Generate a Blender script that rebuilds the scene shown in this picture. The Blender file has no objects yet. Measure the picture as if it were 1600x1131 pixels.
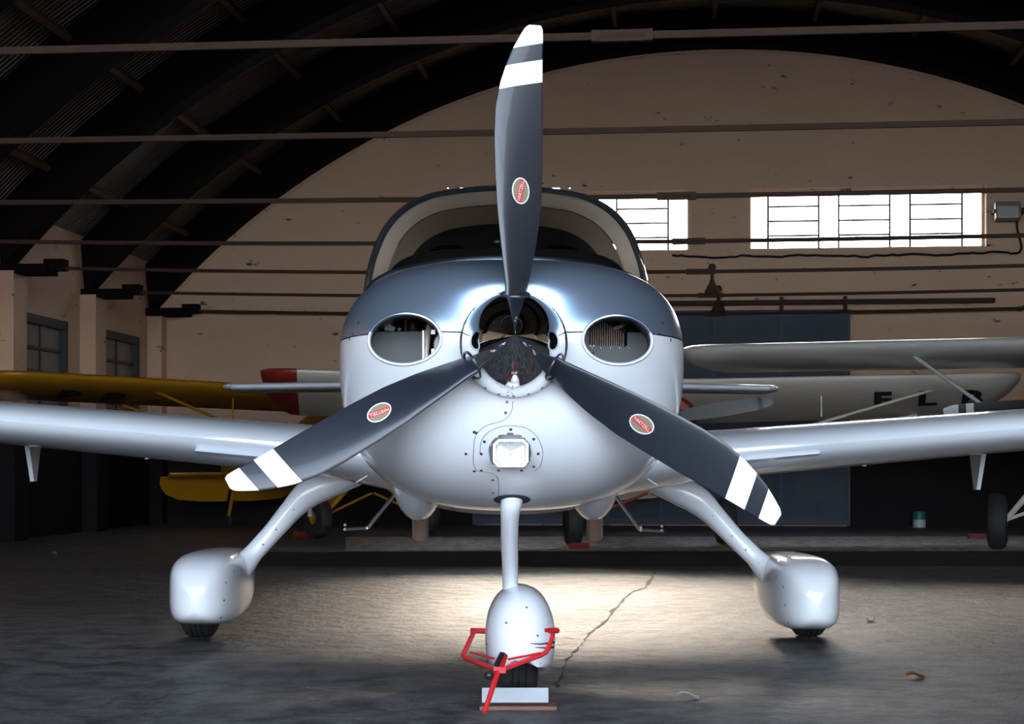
import bpy, bmesh, math, random
from mathutils import Vector, Matrix
from mathutils.bvhtree import BVHTree

random.seed(7)
S = bpy.context.scene
COL = S.collection
PI = math.pi

# ------------------------------------------------------------------ camera, sky, sun, exposure
F = 2525.0            # focal length in pixels of the 1600 x 1131 frame
CAMZ = 0.83
HOR = 725.0           # pixel row of the horizon
cam_d = bpy.data.cameras.new('camera')
cam_d.sensor_width = 36.0
cam_d.lens = 36.0 * F / 1600.0
cam_d.shift_y = (HOR - 565.5) / 1600.0
cam_d.clip_start, cam_d.clip_end = 0.05, 400
cam = bpy.data.objects.new('camera', cam_d)
COL.objects.link(cam)
cam.location = (0, 0, CAMZ)
cam.rotation_euler = (PI / 2, 0, 0)
S.camera = cam

W = bpy.data.worlds.new('sky')
S.world = W
W.use_nodes = True
wn, wl = W.node_tree.nodes, W.node_tree.links
wn.clear()
w_out = wn.new('ShaderNodeOutputWorld')
w_bg = wn.new('ShaderNodeBackground')
w_tc = wn.new('ShaderNodeTexCoord')
w_sep = wn.new('ShaderNodeSeparateXYZ')
w_ramp = wn.new('ShaderNodeValToRGB')
w_ramp.color_ramp.elements[0].position = 0.0
w_ramp.color_ramp.elements[0].color = (0.86, 0.93, 1.0, 1)
w_ramp.color_ramp.elements[1].position = 0.75
w_ramp.color_ramp.elements[1].color = (0.36, 0.55, 0.86, 1)
wl.new(w_tc.outputs['Generated'], w_sep.inputs[0])
wl.new(w_sep.outputs['Z'], w_ramp.inputs[0])
wl.new(w_ramp.outputs[0], w_bg.inputs[0])
w_bg.inputs[1].default_value = 7.0
SUN_UP = Vector((0.02, 1.0, 0.36)).normalized()          # towards the low hazy sun behind the hangar
w_dot = wn.new('ShaderNodeVectorMath'); w_dot.operation = 'DOT_PRODUCT'
w_dot.inputs[1].default_value = SUN_UP
w_max = wn.new('ShaderNodeMath'); w_max.operation = 'MAXIMUM'; w_max.inputs[1].default_value = 0.0
w_pow = wn.new('ShaderNodeMath'); w_pow.operation = 'POWER'; w_pow.inputs[1].default_value = 14.0
w_mul = wn.new('ShaderNodeMath'); w_mul.operation = 'MULTIPLY'; w_mul.inputs[1].default_value = 12.0
w_gb = wn.new('ShaderNodeBackground'); w_gb.inputs[0].default_value = (1.0, 0.88, 0.72, 1)
w_add = wn.new('ShaderNodeAddShader')
wl.new(w_tc.outputs['Generated'], w_dot.inputs[0])
wl.new(w_dot.outputs['Value'], w_max.inputs[0])
wl.new(w_max.outputs[0], w_pow.inputs[0])
wl.new(w_pow.outputs[0], w_mul.inputs[0])
wl.new(w_mul.outputs[0], w_gb.inputs[1])
wl.new(w_bg.outputs[0], w_add.inputs[0])
wl.new(w_gb.outputs[0], w_add.inputs[1])
wl.new(w_add.outputs[0], w_out.inputs[0])

sun_d = bpy.data.lights.new('sun', 'SUN')
sun_d.energy = 3.1
sun_d.color = (1.0, 0.84, 0.68)
sun_d.angle = math.radians(8.0)
sun = bpy.data.objects.new('sun', sun_d)
COL.objects.link(sun)
sun_dir = Vector((-0.02, -1.0, -0.335)).normalized()     # low sun behind the hangar, shining through its rear windows
sun.rotation_euler = sun_dir.to_track_quat('-Z', 'Y').to_euler()
sun.location = (4, 40, 20)

S.view_settings.view_transform = 'Standard'
S.view_settings.look = 'None'
S.view_settings.gamma = 1.0
S.view_settings.use_curve_mapping = False
S.view_settings.exposure = 0.3
try:
    S.cycles.use_denoising = True
    S.cycles.max_bounces = 10
    S.cycles.transparent_max_bounces = 16
    S.cycles.caustics_reflective = False
    S.cycles.caustics_refractive = False
    S.cycles.sample_clamp_indirect = 6.0
except Exception:
    pass


# ------------------------------------------------------------------ helpers
def link(o, parent=None):
    COL.objects.link(o)
    if parent is not None:
        o.parent = parent
    return o


def mk(name, verts, faces, mat, parent=None, smooth=True, kind=None):
    me = bpy.data.meshes.new(name)
    me.from_pydata([tuple(v) for v in verts], [], faces)
    bm = bmesh.new()
    bm.from_mesh(me)
    bmesh.ops.remove_doubles(bm, verts=bm.verts, dist=1e-5)
    bmesh.ops.recalc_face_normals(bm, faces=bm.faces)
    bm.to_mesh(me)
    bm.free()
    if smooth:
        me.polygons.foreach_set('use_smooth', [True] * len(me.polygons))
        if hasattr(me, 'set_sharp_from_angle'):
            me.set_sharp_from_angle(angle=math.radians(38))
    me.materials.append(mat)
    o = link(bpy.data.objects.new(name, me), parent)
    if kind:
        o['kind'] = kind
    return o


def empty(name, loc=(0, 0, 0), rz=0.0, parent=None):
    o = bpy.data.objects.new(name, None)
    o.empty_display_size = 0.1
    o.location = loc
    o.rotation_euler = (0, 0, rz)
    return link(o, parent)


def tag(o, label, cat, group=None):
    o['label'] = label
    o['category'] = cat
    if group:
        o['group'] = group
    return o


class G:
    """collects geometry for one mesh"""
    def __init__(s):
        s.v, s.f = [], []

    def add(s, v, f):
        n = len(s.v)
        s.v += [Vector(p) for p in v]
        s.f += [tuple(i + n for i in q) for q in f]
        return s

    def box(s, c, d, rot=None):
        x, y, z = d[0] / 2, d[1] / 2, d[2] / 2
        vs = [Vector((i * x, j * y, k * z)) for i in (-1, 1) for j in (-1, 1) for k in (-1, 1)]
        if rot is not None:
            vs = [rot @ p for p in vs]
        vs = [p + Vector(c) for p in vs]
        return s.add(vs, [(0, 1, 3, 2), (4, 6, 7, 5), (0, 4, 5, 1), (2, 3, 7, 6), (0, 2, 6, 4), (1, 5, 7, 3)])

    def bar(s, a, b, w, h):
        a, b = Vector(a), Vector(b)
        d = b - a
        q = d.to_track_quat('Y', 'Z').to_matrix()
        return s.box((a + b) / 2, (w, d.length, h), q)

    def tube(s, pts, rad, n=10, cap=True, flat=1.0):
        pts = [Vector(p) for p in pts]
        if not hasattr(rad, '__len__'):
            rad = [rad] * len(pts)
        rings, up = [], None
        for i, p in enumerate(pts):
            t = (pts[min(i + 1, len(pts) - 1)] - pts[max(i - 1, 0)]).normalized()
            if up is None:
                up = Vector((0, 0, 1)) if abs(t.z) < 0.9 else Vector((0, 1, 0))
            side = t.cross(up).normalized()
            up = side.cross(t).normalized()
            rings.append([p + (side * math.cos(2 * PI * k / n) + up * math.sin(2 * PI * k / n) * flat) * rad[i] for k in range(n)])
        return s.loft(rings, True, cap)

    def loft(s, rings, closed=True, cap=False):
        n = len(rings[0])
        b = len(s.v)
        for r in rings:
            s.v += [Vector(p) for p in r]
        m = n if closed else n - 1
        for i in range(len(rings) - 1):
            for k in range(m):
                k2 = (k + 1) % n
                s.f.append((b + i * n + k, b + i * n + k2, b + (i + 1) * n + k2, b + (i + 1) * n + k))
        if cap:
            s.f.append(tuple(b + k for k in range(n)))
            s.f.append(tuple(b + (len(rings) - 1) * n + k for k in range(n))[::-1])
        return s

    def lathe(s, prof, origin, axis, n=32):
        axis = Vector(axis).normalized()
        q = axis.to_track_quat('Z', 'Y').to_matrix()
        o = Vector(origin)
        rings = [[o + q @ Vector((r * math.cos(2 * PI * k / n), r * math.sin(2 * PI * k / n), h)) for k in range(n)] for r, h in prof]
        return s.loft(rings, True, False)

    def ball(s, c, r, n=10, sc=(1, 1, 1)):
        c = Vector(c)
        rings = []
        for i in range(n // 2 + 1):
            a = PI * i / (n // 2)
            rr = max(math.sin(a), 0.001) * r
            rings.append([c + Vector((rr * math.cos(2 * PI * k / n) * sc[0], rr * math.sin(2 * PI * k / n) * sc[1], math.cos(a) * r * sc[2])) for k in range(n)])
        return s.loft(rings, True, False)

    def build(s, name, mat, parent=None, smooth=True, kind=None):
        return mk(name, s.v, s.f, mat, parent, smooth, kind)


def dup(o, parent=None, loc=None):
    c = o.copy()
    link(c, parent)
    if loc is not None:
        c.location = loc
    return c


def interp(x, table):
    if x <= table[0][0]:
        return table[0][1]
    for (a, fa), (b, fb) in zip(table, table[1:]):
        if x <= b:
            t = (x - a) / (b - a)
            return fa + (fb - fa) * t
    return table[-1][1]


def smooth_poly(pts, n):
    """Catmull-Rom resampling of an open polyline"""
    pts = [Vector(p) for p in pts]
    out = []
    m = len(pts) - 1
    for i in range(n):
        t = i / (n - 1) * m
        k = min(int(t), m - 1)
        u = t - k
        p0, p1, p2, p3 = pts[max(k - 1, 0)], pts[k], pts[k + 1], pts[min(k + 2, m)]
        out.append(0.5 * (2 * p1 + (p2 - p0) * u + (2 * p0 - 5 * p1 + 4 * p2 - p3) * u * u + (3 * p1 - p0 - 3 * p2 + p3) * u ** 3))
    return out


def text_geo(txt, size, bold=0.0):
    cu = bpy.data.curves.new('lettering', 'FONT')
    cu.body = txt
    cu.size = size
    cu.align_x, cu.align_y = 'CENTER', 'CENTER'
    cu.resolution_u = 3
    cu.offset = bold
    ob = bpy.data.objects.new('lettering', cu)
    COL.objects.link(ob)
    dg = bpy.context.evaluated_depsgraph_get()
    me = bpy.data.meshes.new_from_object(ob.evaluated_get(dg))
    if bold:
        # fine enough to follow the curved skin it is painted on
        b_ = bmesh.new()
        b_.from_mesh(me)
        bmesh.ops.triangulate(b_, faces=b_.faces)
        for _ in range(4):
            long_e = [e for e in b_.edges if e.calc_length() > size * 0.12]
            if not long_e:
                break
            bmesh.ops.subdivide_edges(b_, edges=long_e, cuts=1)
            bmesh.ops.triangulate(b_, faces=b_.faces)
        b_.to_mesh(me)
        b_.free()
    v = [p.co.copy() for p in me.vertices]
    f = [tuple(p.vertices) for p in me.polygons]
    bpy.data.objects.remove(ob)
    bpy.data.meshes.remove(me)
    bpy.data.curves.remove(cu)
    return v, f


# ------------------------------------------------------------------ materials
def mat(name, color, rough=0.5, metal=0.0, coat=0.0, noise=0.0, nscale=6.0, bump=0.0, bscale=60.0, spec=0.5, col2=None, obj=True):
    m = bpy.data.materials.new(name)
    m.use_nodes = True
    nt = m.node_tree
    b = nt.nodes['Principled BSDF']
    b.inputs['Base Color'].default_value = (*color, 1)
    b.inputs['Roughness'].default_value = rough
    b.inputs['Metallic'].default_value = metal
    b.inputs['Coat Weight'].default_value = coat
    b.inputs['Coat Roughness'].default_value = 0.04
    b.inputs['Specular IOR Level'].default_value = spec
    tc = nt.nodes.new('ShaderNodeTexCoord')
    if noise > 0:
        nz = nt.nodes.new('ShaderNodeTexNoise')
        nz.inputs['Scale'].default_value = nscale
        nz.inputs['Detail'].default_value = 6
        mx = nt.nodes.new('ShaderNodeMix')
        mx.data_type = 'RGBA'
        c2 = col2 or tuple(c * (1 - noise) for c in color)
        mx.inputs[6].default_value = (*color, 1)
        mx.inputs[7].default_value = (*c2, 1)
        nt.links.new(tc.outputs['Object'], nz.inputs['Vector'])
        nt.links.new(nz.outputs['Fac'], mx.inputs[0])
        nt.links.new(mx.outputs[2], b.inputs['Base Color'])
    if bump > 0:
        nb = nt.nodes.new('ShaderNodeTexNoise')
        nb.inputs['Scale'].default_value = bscale
        nb.inputs['Detail'].default_value = 5
        bp = nt.nodes.new('ShaderNodeBump')
        bp.inputs['Strength'].default_value = bump
        bp.inputs['Distance'].default_value = 0.01
        nt.links.new(tc.outputs['Object'], nb.inputs['Vector'])
        nt.links.new(nb.outputs['Fac'], bp.inputs['Height'])
        nt.links.new(bp.outputs[0], b.inputs['Normal'])
    return m


def glass(name, tint=(1, 1, 1), rough=0.0, refl=1.0):
    m = bpy.data.materials.new(name)
    m.use_nodes = True
    nt = m.node_tree
    nt.nodes.clear()
    out = nt.nodes.new('ShaderNodeOutputMaterial')
    tr = nt.nodes.new('ShaderNodeBsdfTransparent')
    tr.inputs[0].default_value = (*tint, 1)
    gl = nt.nodes.new('ShaderNodeBsdfGlossy')
    gl.inputs['Roughness'].default_value = rough
    fr = nt.nodes.new('ShaderNodeLayerWeight')
    fr.inputs['Blend'].default_value = 0.5
    pw = nt.nodes.new('ShaderNodeMath')
    pw.operation = 'POWER'
    pw.inputs[1].default_value = 5.0
    mu = nt.nodes.new('ShaderNodeMath')
    mu.operation = 'MULTIPLY_ADD'
    mu.inputs[1].default_value = 0.9 * refl
    mu.inputs[2].default_value = 0.05 * refl
    mx = nt.nodes.new('ShaderNodeMixShader')
    nt.links.new(fr.outputs['Facing'], pw.inputs[0])
    nt.links.new(pw.outputs[0], mu.inputs[0])
    nt.links.new(mu.outputs[0], mx.inputs[0])
    nt.links.new(tr.outputs[0], mx.inputs[1])
    nt.links.new(gl.outputs[0], mx.inputs[2])
    nt.links.new(mx.outputs[0], out.inputs[0])
    return m


M = {}
M['white'] = mat('white_gloss_paint', (0.78, 0.80, 0.83), 0.28, 0, 0.8)
M['wing'] = mat('silver_white_wing_paint', (0.82, 0.86, 0.91), 0.27, 0.22, 0.7)
M['blue'] = mat('blue_silver_paint', (0.47, 0.60, 0.77), 0.28, 0.84, 0.5)
M['silver_dark'] = mat('dark_silver_paint', (0.06, 0.07, 0.085), 0.3, 0.5, 0.3)
M['chrome'] = mat('polished_spinner', (0.86, 0.87, 0.88), 0.03, 1.0)
M['blade'] = mat('black_blade_paint', (0.022, 0.027, 0.038), 0.34, 0, 0.25, noise=0.3, nscale=9, spec=0.6)
M['stripe'] = mat('white_blade_paint', (0.86, 0.86, 0.88), 0.35)
M['decal_white'] = mat('decal_white', (0.85, 0.84, 0.82), 0.4)
M['decal_tan'] = mat('decal_tan', (0.30, 0.25, 0.15), 0.4)
M['decal_red'] = mat('decal_red', (0.62, 0.05, 0.06), 0.4)
M['rubber'] = mat('tyre_rubber', (0.018, 0.018, 0.02), 0.7, bump=0.2)
M['screw'] = mat('screw_steel', (0.10, 0.10, 0.11), 0.35, 0.8)
M['seam'] = mat('panel_seam', (0.30, 0.32, 0.35), 0.5)
M['gap'] = mat('dark_gap', (0.012, 0.012, 0.014), 0.7)
M['steel'] = mat('brushed_steel', (0.45, 0.44, 0.42), 0.3, 1.0)
M['alu'] = mat('grey_baffle_sheet', (0.095, 0.105, 0.105), 0.5, 0.2, noise=0.25, nscale=14)
M['fin'] = mat('brown_cooler_fins', (0.20, 0.14, 0.105), 0.5, 0.4)
M['castbrown'] = mat('brown_engine_casting', (0.16, 0.095, 0.06), 0.5, 0.4, noise=0.5, nscale=30)
M['exhaust'] = mat('heat_stained_exhaust', (0.45, 0.30, 0.22), 0.4, 0.7, noise=0.35, nscale=18)
M['red'] = mat('red_enamel', (0.62, 0.02, 0.025), 0.3, 0, 0.6)
M['redworn'] = mat('dull_red_paint', (0.35, 0.03, 0.022), 0.45, 0, 0.2, noise=0.3)
M['blackplastic'] = mat('black_plastic', (0.012, 0.012, 0.014), 0.35)
M['fabric'] = mat('black_glareshield', (0.006, 0.006, 0.006), 0.95, spec=0.05)
M['cream'] = mat('cream_trim', (0.80, 0.66, 0.52), 0.6, noise=0.1, nscale=5)
M['tan'] = mat('tan_leather', (0.55, 0.42, 0.29), 0.55)
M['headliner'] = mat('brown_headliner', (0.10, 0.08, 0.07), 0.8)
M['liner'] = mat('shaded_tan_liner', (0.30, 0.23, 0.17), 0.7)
M['visor'] = mat('smoked_visor', (0.10, 0.035, 0.035), 0.3)
M['lens'] = glass('clear_lens', (0.97, 0.98, 1.0), 0.0, 1.0)
M['windshield'] = glass('windshield_glass', (0.96, 0.96, 0.95), 0.0, 0.4)
M['pane'] = glass('window_pane', (0.97, 0.97, 0.97), 0.02, 0.5)
M['dirtypane'] = mat('dusty_pane', (0.28, 0.24, 0.20), 0.25, noise=0.4, nscale=4)
M['winframe'] = mat('slate_window_frame', (0.035, 0.042, 0.048), 0.5)
M['muntin'] = mat('dark_muntin', (0.05, 0.045, 0.045), 0.5)
M['rod'] = mat('rusty_tie_rod', (0.060, 0.030, 0.016), 0.85, 0.0, noise=0.5, nscale=8)
M['rib'] = mat('dark_timber_rib', (0.010, 0.006, 0.005), 0.85, noise=0.4, nscale=5, spec=0.08)
M['purlin'] = mat('brown_purlin', (0.13, 0.065, 0.032), 0.7, noise=0.4, nscale=12)
M['yellow'] = mat('yellow_fabric_paint', (0.42, 0.19, 0.006), 0.4, 0, 0.3, noise=0.2, nscale=3)
M['cubblack'] = mat('black_letter_paint', (0.012, 0.012, 0.012), 0.5)
M['offwhite'] = mat('ivory_fabric_paint', (0.72, 0.66, 0.56), 0.4, 0, 0.3, noise=0.15, nscale=3)
M['bare'] = mat('bare_aluminium_skin', (0.80, 0.80, 0.77), 0.30, 0.3, bump=0.05, bscale=4)
M['greypaint'] = mat('pale_grey_paint', (0.50, 0.54, 0.55), 0.35, 0, 0.5)
M['teal'] = mat('teal_paint', (0.02, 0.16, 0.15), 0.4)
M['greyprop'] = mat('grey_prop_paint', (0.20, 0.21, 0.20), 0.4)
M['bluedoor'] = mat('blue_door_paint', (0.016, 0.036, 0.068), 0.5, 0, noise=0.9, nscale=2.2, col2=(0.075, 0.088, 0.10), bump=0.15, bscale=3, spec=0.15)
M['doorframe'] = mat('blue_door_frame', (0.045, 0.07, 0.105), 0.5, spec=0.2)
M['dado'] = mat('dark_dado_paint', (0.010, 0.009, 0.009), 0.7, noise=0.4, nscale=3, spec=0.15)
M['chockwhite'] = mat('white_painted_plank', (0.38, 0.40, 0.42), 0.5, noise=0.25, nscale=14)
M['wood'] = mat('red_brown_wood', (0.22, 0.10, 0.06), 0.7, noise=0.4, nscale=10)
M['leaf'] = mat('dry_leaf', (0.20, 0.08, 0.03), 0.7)
M['paper'] = mat('paper_scrap', (0.30, 0.29, 0.28), 0.8)
M['lampgrey'] = mat('grey_lamp_housing', (0.25, 0.24, 0.23), 0.45, 0.3)


def plaster():
    m = bpy.data.materials.new('chipped_cream_plaster')
    m.use_nodes = True
    nt = m.node_tree
    N, K = nt.nodes, nt.links
    b = N['Principled BSDF']
    b.inputs['Roughness'].default_value = 0.75
    tc = N.new('ShaderNodeTexCoord')
    n1 = N.new('ShaderNodeTexNoise'); n1.inputs['Scale'].default_value = 0.55; n1.inputs['Detail'].default_value = 8
    n2 = N.new('ShaderNodeTexNoise'); n2.inputs['Scale'].default_value = 3.2; n2.inputs['Detail'].default_value = 7; n2.inputs['Roughness'].default_value = 0.65
    n3 = N.new('ShaderNodeTexNoise'); n3.inputs['Scale'].default_value = 40
    mp = N.new('ShaderNodeMapping'); mp.inputs['Scale'].default_value = (1.0, 1.0, 2.2)
    for a in (n1, n3):
        K.new(tc.outputs['Object'], a.inputs['Vector'])
    K.new(tc.outputs['Object'], mp.inputs[0]); K.new(mp.outputs[0], n2.inputs['Vector'])
    m1 = N.new('ShaderNodeMix'); m1.data_type = 'RGBA'
    m1.inputs[6].default_value = (0.70, 0.47, 0.32, 1); m1.inputs[7].default_value = (0.57, 0.375, 0.255, 1)
    K.new(n1.outputs['Fac'], m1.inputs[0])
    r = N.new('ShaderNodeValToRGB')
    r.color_ramp.elements[0].position = 0.63; r.color_ramp.elements[1].position = 0.67
    K.new(n2.outputs['Fac'], r.inputs[0])
    m2 = N.new('ShaderNodeMix'); m2.data_type = 'RGBA'
    m2.inputs[7].default_value = (0.07, 0.055, 0.05, 1)
    K.new(r.outputs[0], m2.inputs[0]); K.new(m1.outputs[2], m2.inputs[6])
    K.new(m2.outputs[2], b.inputs['Base Color'])
    bp = N.new('ShaderNodeBump'); bp.inputs['Strength'].default_value = 0.25; bp.inputs['Distance'].default_value = 0.02
    K.new(n3.outputs['Fac'], bp.inputs['Height']); K.new(bp.outputs[0], b.inputs['Normal'])
    return m


def asphalt(name, c1, c2, rough):
    m = bpy.data.materials.new(name)
    m.use_nodes = True
    nt = m.node_tree
    N, K = nt.nodes, nt.links
    b = N['Principled BSDF']
    tc = N.new('ShaderNodeTexCoord')
    n1 = N.new('ShaderNodeTexNoise'); n1.inputs['Scale'].default_value = 0.9; n1.inputs['Detail'].default_value = 9; n1.inputs['Roughness'].default_value = 0.6
    n2 = N.new('ShaderNodeTexNoise'); n2.inputs['Scale'].default_value = 22; n2.inputs['Detail'].default_value = 8; n2.inputs['Roughness'].default_value = 0.7
    n3 = N.new('ShaderNodeTexVoronoi'); n3.inputs['Scale'].default_value = 90
    for a in (n1, n2, n3):
        K.new(tc.outputs['Object'], a.inputs['Vector'])
    m1 = N.new('ShaderNodeMix'); m1.data_type = 'RGBA'
    m1.inputs[6].default_value = (*c1, 1); m1.inputs[7].default_value = (*c2, 1)
    K.new(n1.outputs['Fac'], m1.inputs[0])
    m2 = N.new('ShaderNodeMix'); m2.data_type = 'RGBA'; m2.blend_type = 'MULTIPLY'; m2.inputs[0].default_value = 0.7
    r2 = N.new('ShaderNodeValToRGB'); r2.color_ramp.elements[0].position = 0.3; r2.color_ramp.elements[1].position = 0.62
    r2.color_ramp.elements[0].color = (0.35, 0.35, 0.35, 1)
    K.new(n2.outputs['Fac'], r2.inputs[0]); K.new(m1.outputs[2], m2.inputs[6]); K.new(r2.outputs[0], m2.inputs[7])
    K.new(m2.outputs[2], b.inputs['Base Color'])
    rr = N.new('ShaderNodeMapRange'); rr.inputs['To Min'].default_value = rough - 0.12; rr.inputs['To Max'].default_value = rough + 0.15
    K.new(n1.outputs['Fac'], rr.inputs['Value']); K.new(rr.outputs[0], b.inputs['Roughness'])
    n4 = N.new('ShaderNodeTexNoise'); n4.inputs['Scale'].default_value = 6.5; n4.inputs['Detail'].default_value = 4; n4.inputs['Roughness'].default_value = 0.6
    K.new(tc.outputs['Object'], n4.inputs['Vector'])
    r4 = N.new('ShaderNodeValToRGB'); r4.color_ramp.elements[0].position = 0.40; r4.color_ramp.elements[1].position = 0.56
    r4.color_ramp.elements[0].color = (0.32, 0.30, 0.29, 1)
    K.new(n4.outputs['Fac'], r4.inputs[0])
    m3 = N.new('ShaderNodeMix'); m3.data_type = 'RGBA'; m3.blend_type = 'MULTIPLY'; m3.inputs[0].default_value = 0.85
    K.new(m2.outputs[2], m3.inputs[6]); K.new(r4.outputs[0], m3.inputs[7]); K.new(m3.outputs[2], b.inputs['Base Color'])
    b0 = N.new('ShaderNodeBump'); b0.inputs['Strength'].default_value = 0.9; b0.inputs['Distance'].default_value = 0.05
    K.new(n4.outputs['Fac'], b0.inputs['Height'])
    b1 = N.new('ShaderNodeBump'); b1.inputs['Strength'].default_value = 0.7; b1.inputs['Distance'].default_value = 0.025
    K.new(b0.outputs[0], b1.inputs['Normal'])
    b2 = N.new('ShaderNodeBump'); b2.inputs['Strength'].default_value = 0.35; b2.inputs['Distance'].default_value = 0.006
    K.new(n2.outputs['Fac'], b1.inputs['Height'])
    K.new(n3.outputs['Distance'], b2.inputs['Height']); K.new(b1.outputs[0], b2.inputs['Normal'])
    K.new(b2.outputs[0], b.inputs['Normal'])
    return m


def corrugated():
    m = mat('corrugated_roof_sheet', (0.30, 0.25, 0.20), 0.8, 0.0, noise=0.5, nscale=2, spec=0.1)
    nt = m.node_tree
    b = nt.nodes['Principled BSDF']
    tc = nt.nodes.new('ShaderNodeTexCoord')
    wv = nt.nodes.new('ShaderNodeTexWave'); wv.bands_direction = 'Y'; wv.inputs['Scale'].default_value = 4.0
    bp = nt.nodes.new('ShaderNodeBump'); bp.inputs['Strength'].default_value = 0.8; bp.inputs['Distance'].default_value = 0.03
    nt.links.new(tc.outputs['Object'], wv.inputs['Vector'])
    nt.links.new(wv.outputs['Fac'], bp.inputs['Height'])
    nt.links.new(bp.outputs[0], b.inputs['Normal'])
    return m


M['plaster'] = plaster()
M['asphalt'] = asphalt('worn_asphalt', (0.095, 0.095, 0.102), (0.165, 0.155, 0.15), 0.42)
M['strip'] = asphalt('painted_floor_shade', (0.018, 0.017, 0.017), (0.03, 0.028, 0.027), 0.75)  # dark floor tone that carries the shade band
M['floor_light'] = asphalt('painted_floor_light', (0.62, 0.53, 0.44), (0.78, 0.68, 0.57), 0.5)  # pale floor tone that carries the lit band
M['roof'] = corrugated()

# ------------------------------------------------------------------ the hangar (its own frame: u across, v towards the rear, z up)
HA = math.atan(0.1)
HO = Vector((-5.0, 22.5, 0.0))
hu = Vector((math.cos(HA), -math.sin(HA), 0))
hv = Vector((math.sin(HA), math.cos(HA), 0))
UW, UC = 15.5, 7.75
ARC_R, ARC_Z = 10.3, -3.9
V0 = -24.5                      # front opening of the hangar
BAY = 2.45


def ray(px, py):
    return Vector(((px - 800) / F, 1.0, -(py - HOR) / F))


def on_back(px, py, v=0.0):
    d = ray(px, py)
    t = (HO + hv * v - Vector((0, 0, CAMZ))).dot(hv) / d.dot(hv)
    p = Vector((0, 0, CAMZ)) + d * t
    return (p - HO).dot(hu), p.z


def on_side(px, py, u=0.0):
    d = ray(px, py)
    t = (HO + hu * u - Vector((0, 0, CAMZ))).dot(hu) / d.dot(hu)
    p = Vector((0, 0, CAMZ)) + d * t
    return (p - HO).dot(hv), p.z


def on_floor(px, py, z=0.0):
    d = ray(px, py)
    t = (z - CAMZ) / d.z
    return Vector((d.x * t, d.y * t, z))


def arc_z(u, dr=0.0):
    return ARC_Z + math.sqrt(max((ARC_R + dr) ** 2 - (u - UC) ** 2, 0))


def hang(o):
    o.location = HO
    o.rotation_euler = (0, 0, -HA)
    if o.type == 'EMPTY' or o.parent is None:
        o['kind'] = 'structure'
    return o


# floor: apron and hangar slab in one, with a shade band and a light band coloured across it
fl = G()
fl.add([(-60, -70, 0), (60, -70, 0), (60, 40, 0), (-60, 40, 0)], [(0, 1, 2, 3)])
floor = fl.build('floor', M['asphalt'], smooth=False)
floor['kind'] = 'structure'
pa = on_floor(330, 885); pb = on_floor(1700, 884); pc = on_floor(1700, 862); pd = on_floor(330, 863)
st = G().add([p + Vector((0, 0, 0.004)) for p in (pa, pb, pc, pd)], [(0, 1, 2, 3)]).build('painted_shade_strip', M['strip'], floor, smooth=False)  # band of shade across the floor, put into the colour
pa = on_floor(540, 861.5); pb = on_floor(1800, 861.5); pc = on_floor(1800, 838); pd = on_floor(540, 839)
G().add([p + Vector((0, 0, 0.004)) for p in (pa, pb, pc, pd)], [(0, 1, 2, 3)]).build('painted_light_strip', M['floor_light'], floor, smooth=False)  # band of light on the rear floor, painted as a pale strip
# a long crack in the asphalt
ck = G()
pts_ck = [(1042, 880), (1022, 896), (1012, 915), (985, 928), (962, 950), (945, 972), (925, 985), (912, 1003), (893, 1022), (880, 1050), (868, 1075)]
cp = smooth_poly([on_floor(*p) for p in pts_ck], 60)
L_, R_ = [], []
for i, p in enumerate(cp):
    w = (0.003 + 0.013 * random.random() ** 2) * p.y / 10.0
    j = (random.random() - 0.5) * 0.022
    L_.append(p + Vector((j - w, 0, 0.003))); R_.append(p + Vector((j + w, 0, 0.003)))
ck.loft([L_, R_], closed=False)
ck.build('floor_crack', M['gap'], floor, smooth=False)

# rear wall with two window openings
u_a0, zt = on_back(712, 300); u_a1, _ = on_back(1078, 296)
u_b0, _ = on_back(1170, 296); u_b1, _ = on_back(1541, 291)
WZ1 = on_back(1355, 292)[1]; WZ0 = on_back(1355, 388)[1]
WT = 0.22


def wall_with_holes(u0, u1, holes, top, z0=0.0, depth=WT, n=60):
    """front face, back face and the reveals of the holes; coordinates (u, v, z)"""
    us = sorted(set([u0 + (u1 - u0) * i / n for i in range(n + 1)] + [h[0] for h in holes] + [h[1] for h in holes]))
    g = G()
    for a, b in zip(us, us[1:]):
        mid = (a + b) / 2
        cuts = [(h[2], h[3]) for h in holes if h[0] < mid < h[1]]
        spans, lo = [], z0
        for c0, c1 in sorted(cuts):
            spans.append((lo, lo, c0, c0)); lo = c1
        spans.append((lo, lo, top(a), top(b)))
        for (la, lb, ha, hb) in spans:
            for v in (0.0, depth):
                g.add([(a, v, la), (b, v, lb), (b, v, hb), (a, v, ha)], [(0, 1, 2, 3)])
    for h in holes:
        a, b, c, d = h
        for q in ([(a, 0, c), (b, 0, c), (b, depth, c), (a, depth, c)], [(a, 0, d), (b, 0, d), (b, depth, d), (a, depth, d)],
                  [(a, 0, c), (a, 0, d), (a, depth, d), (a, depth, c)], [(b, 0, c), (b, 0, d), (b, depth, d), (b, depth, c)]):
            g.add(q, [(0, 1, 2, 3)])
    return g


holes = [(u_a0, u_a1, WZ0, WZ1), (u_b0, u_b1, WZ0, WZ1)]
wall_back = hang(wall_with_holes(0, UW, holes, lambda u: arc_z(u, 0.55)).build('wall_back', M['plaster'], smooth=False))

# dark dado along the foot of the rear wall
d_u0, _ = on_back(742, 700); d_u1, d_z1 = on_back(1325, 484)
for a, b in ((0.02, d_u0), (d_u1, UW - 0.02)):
    hang(G().box(((a + b) / 2, -0.015, 0.62), (b - a, 0.03, 1.24)).build('baseboard_back', M['dado'], smooth=False))

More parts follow.
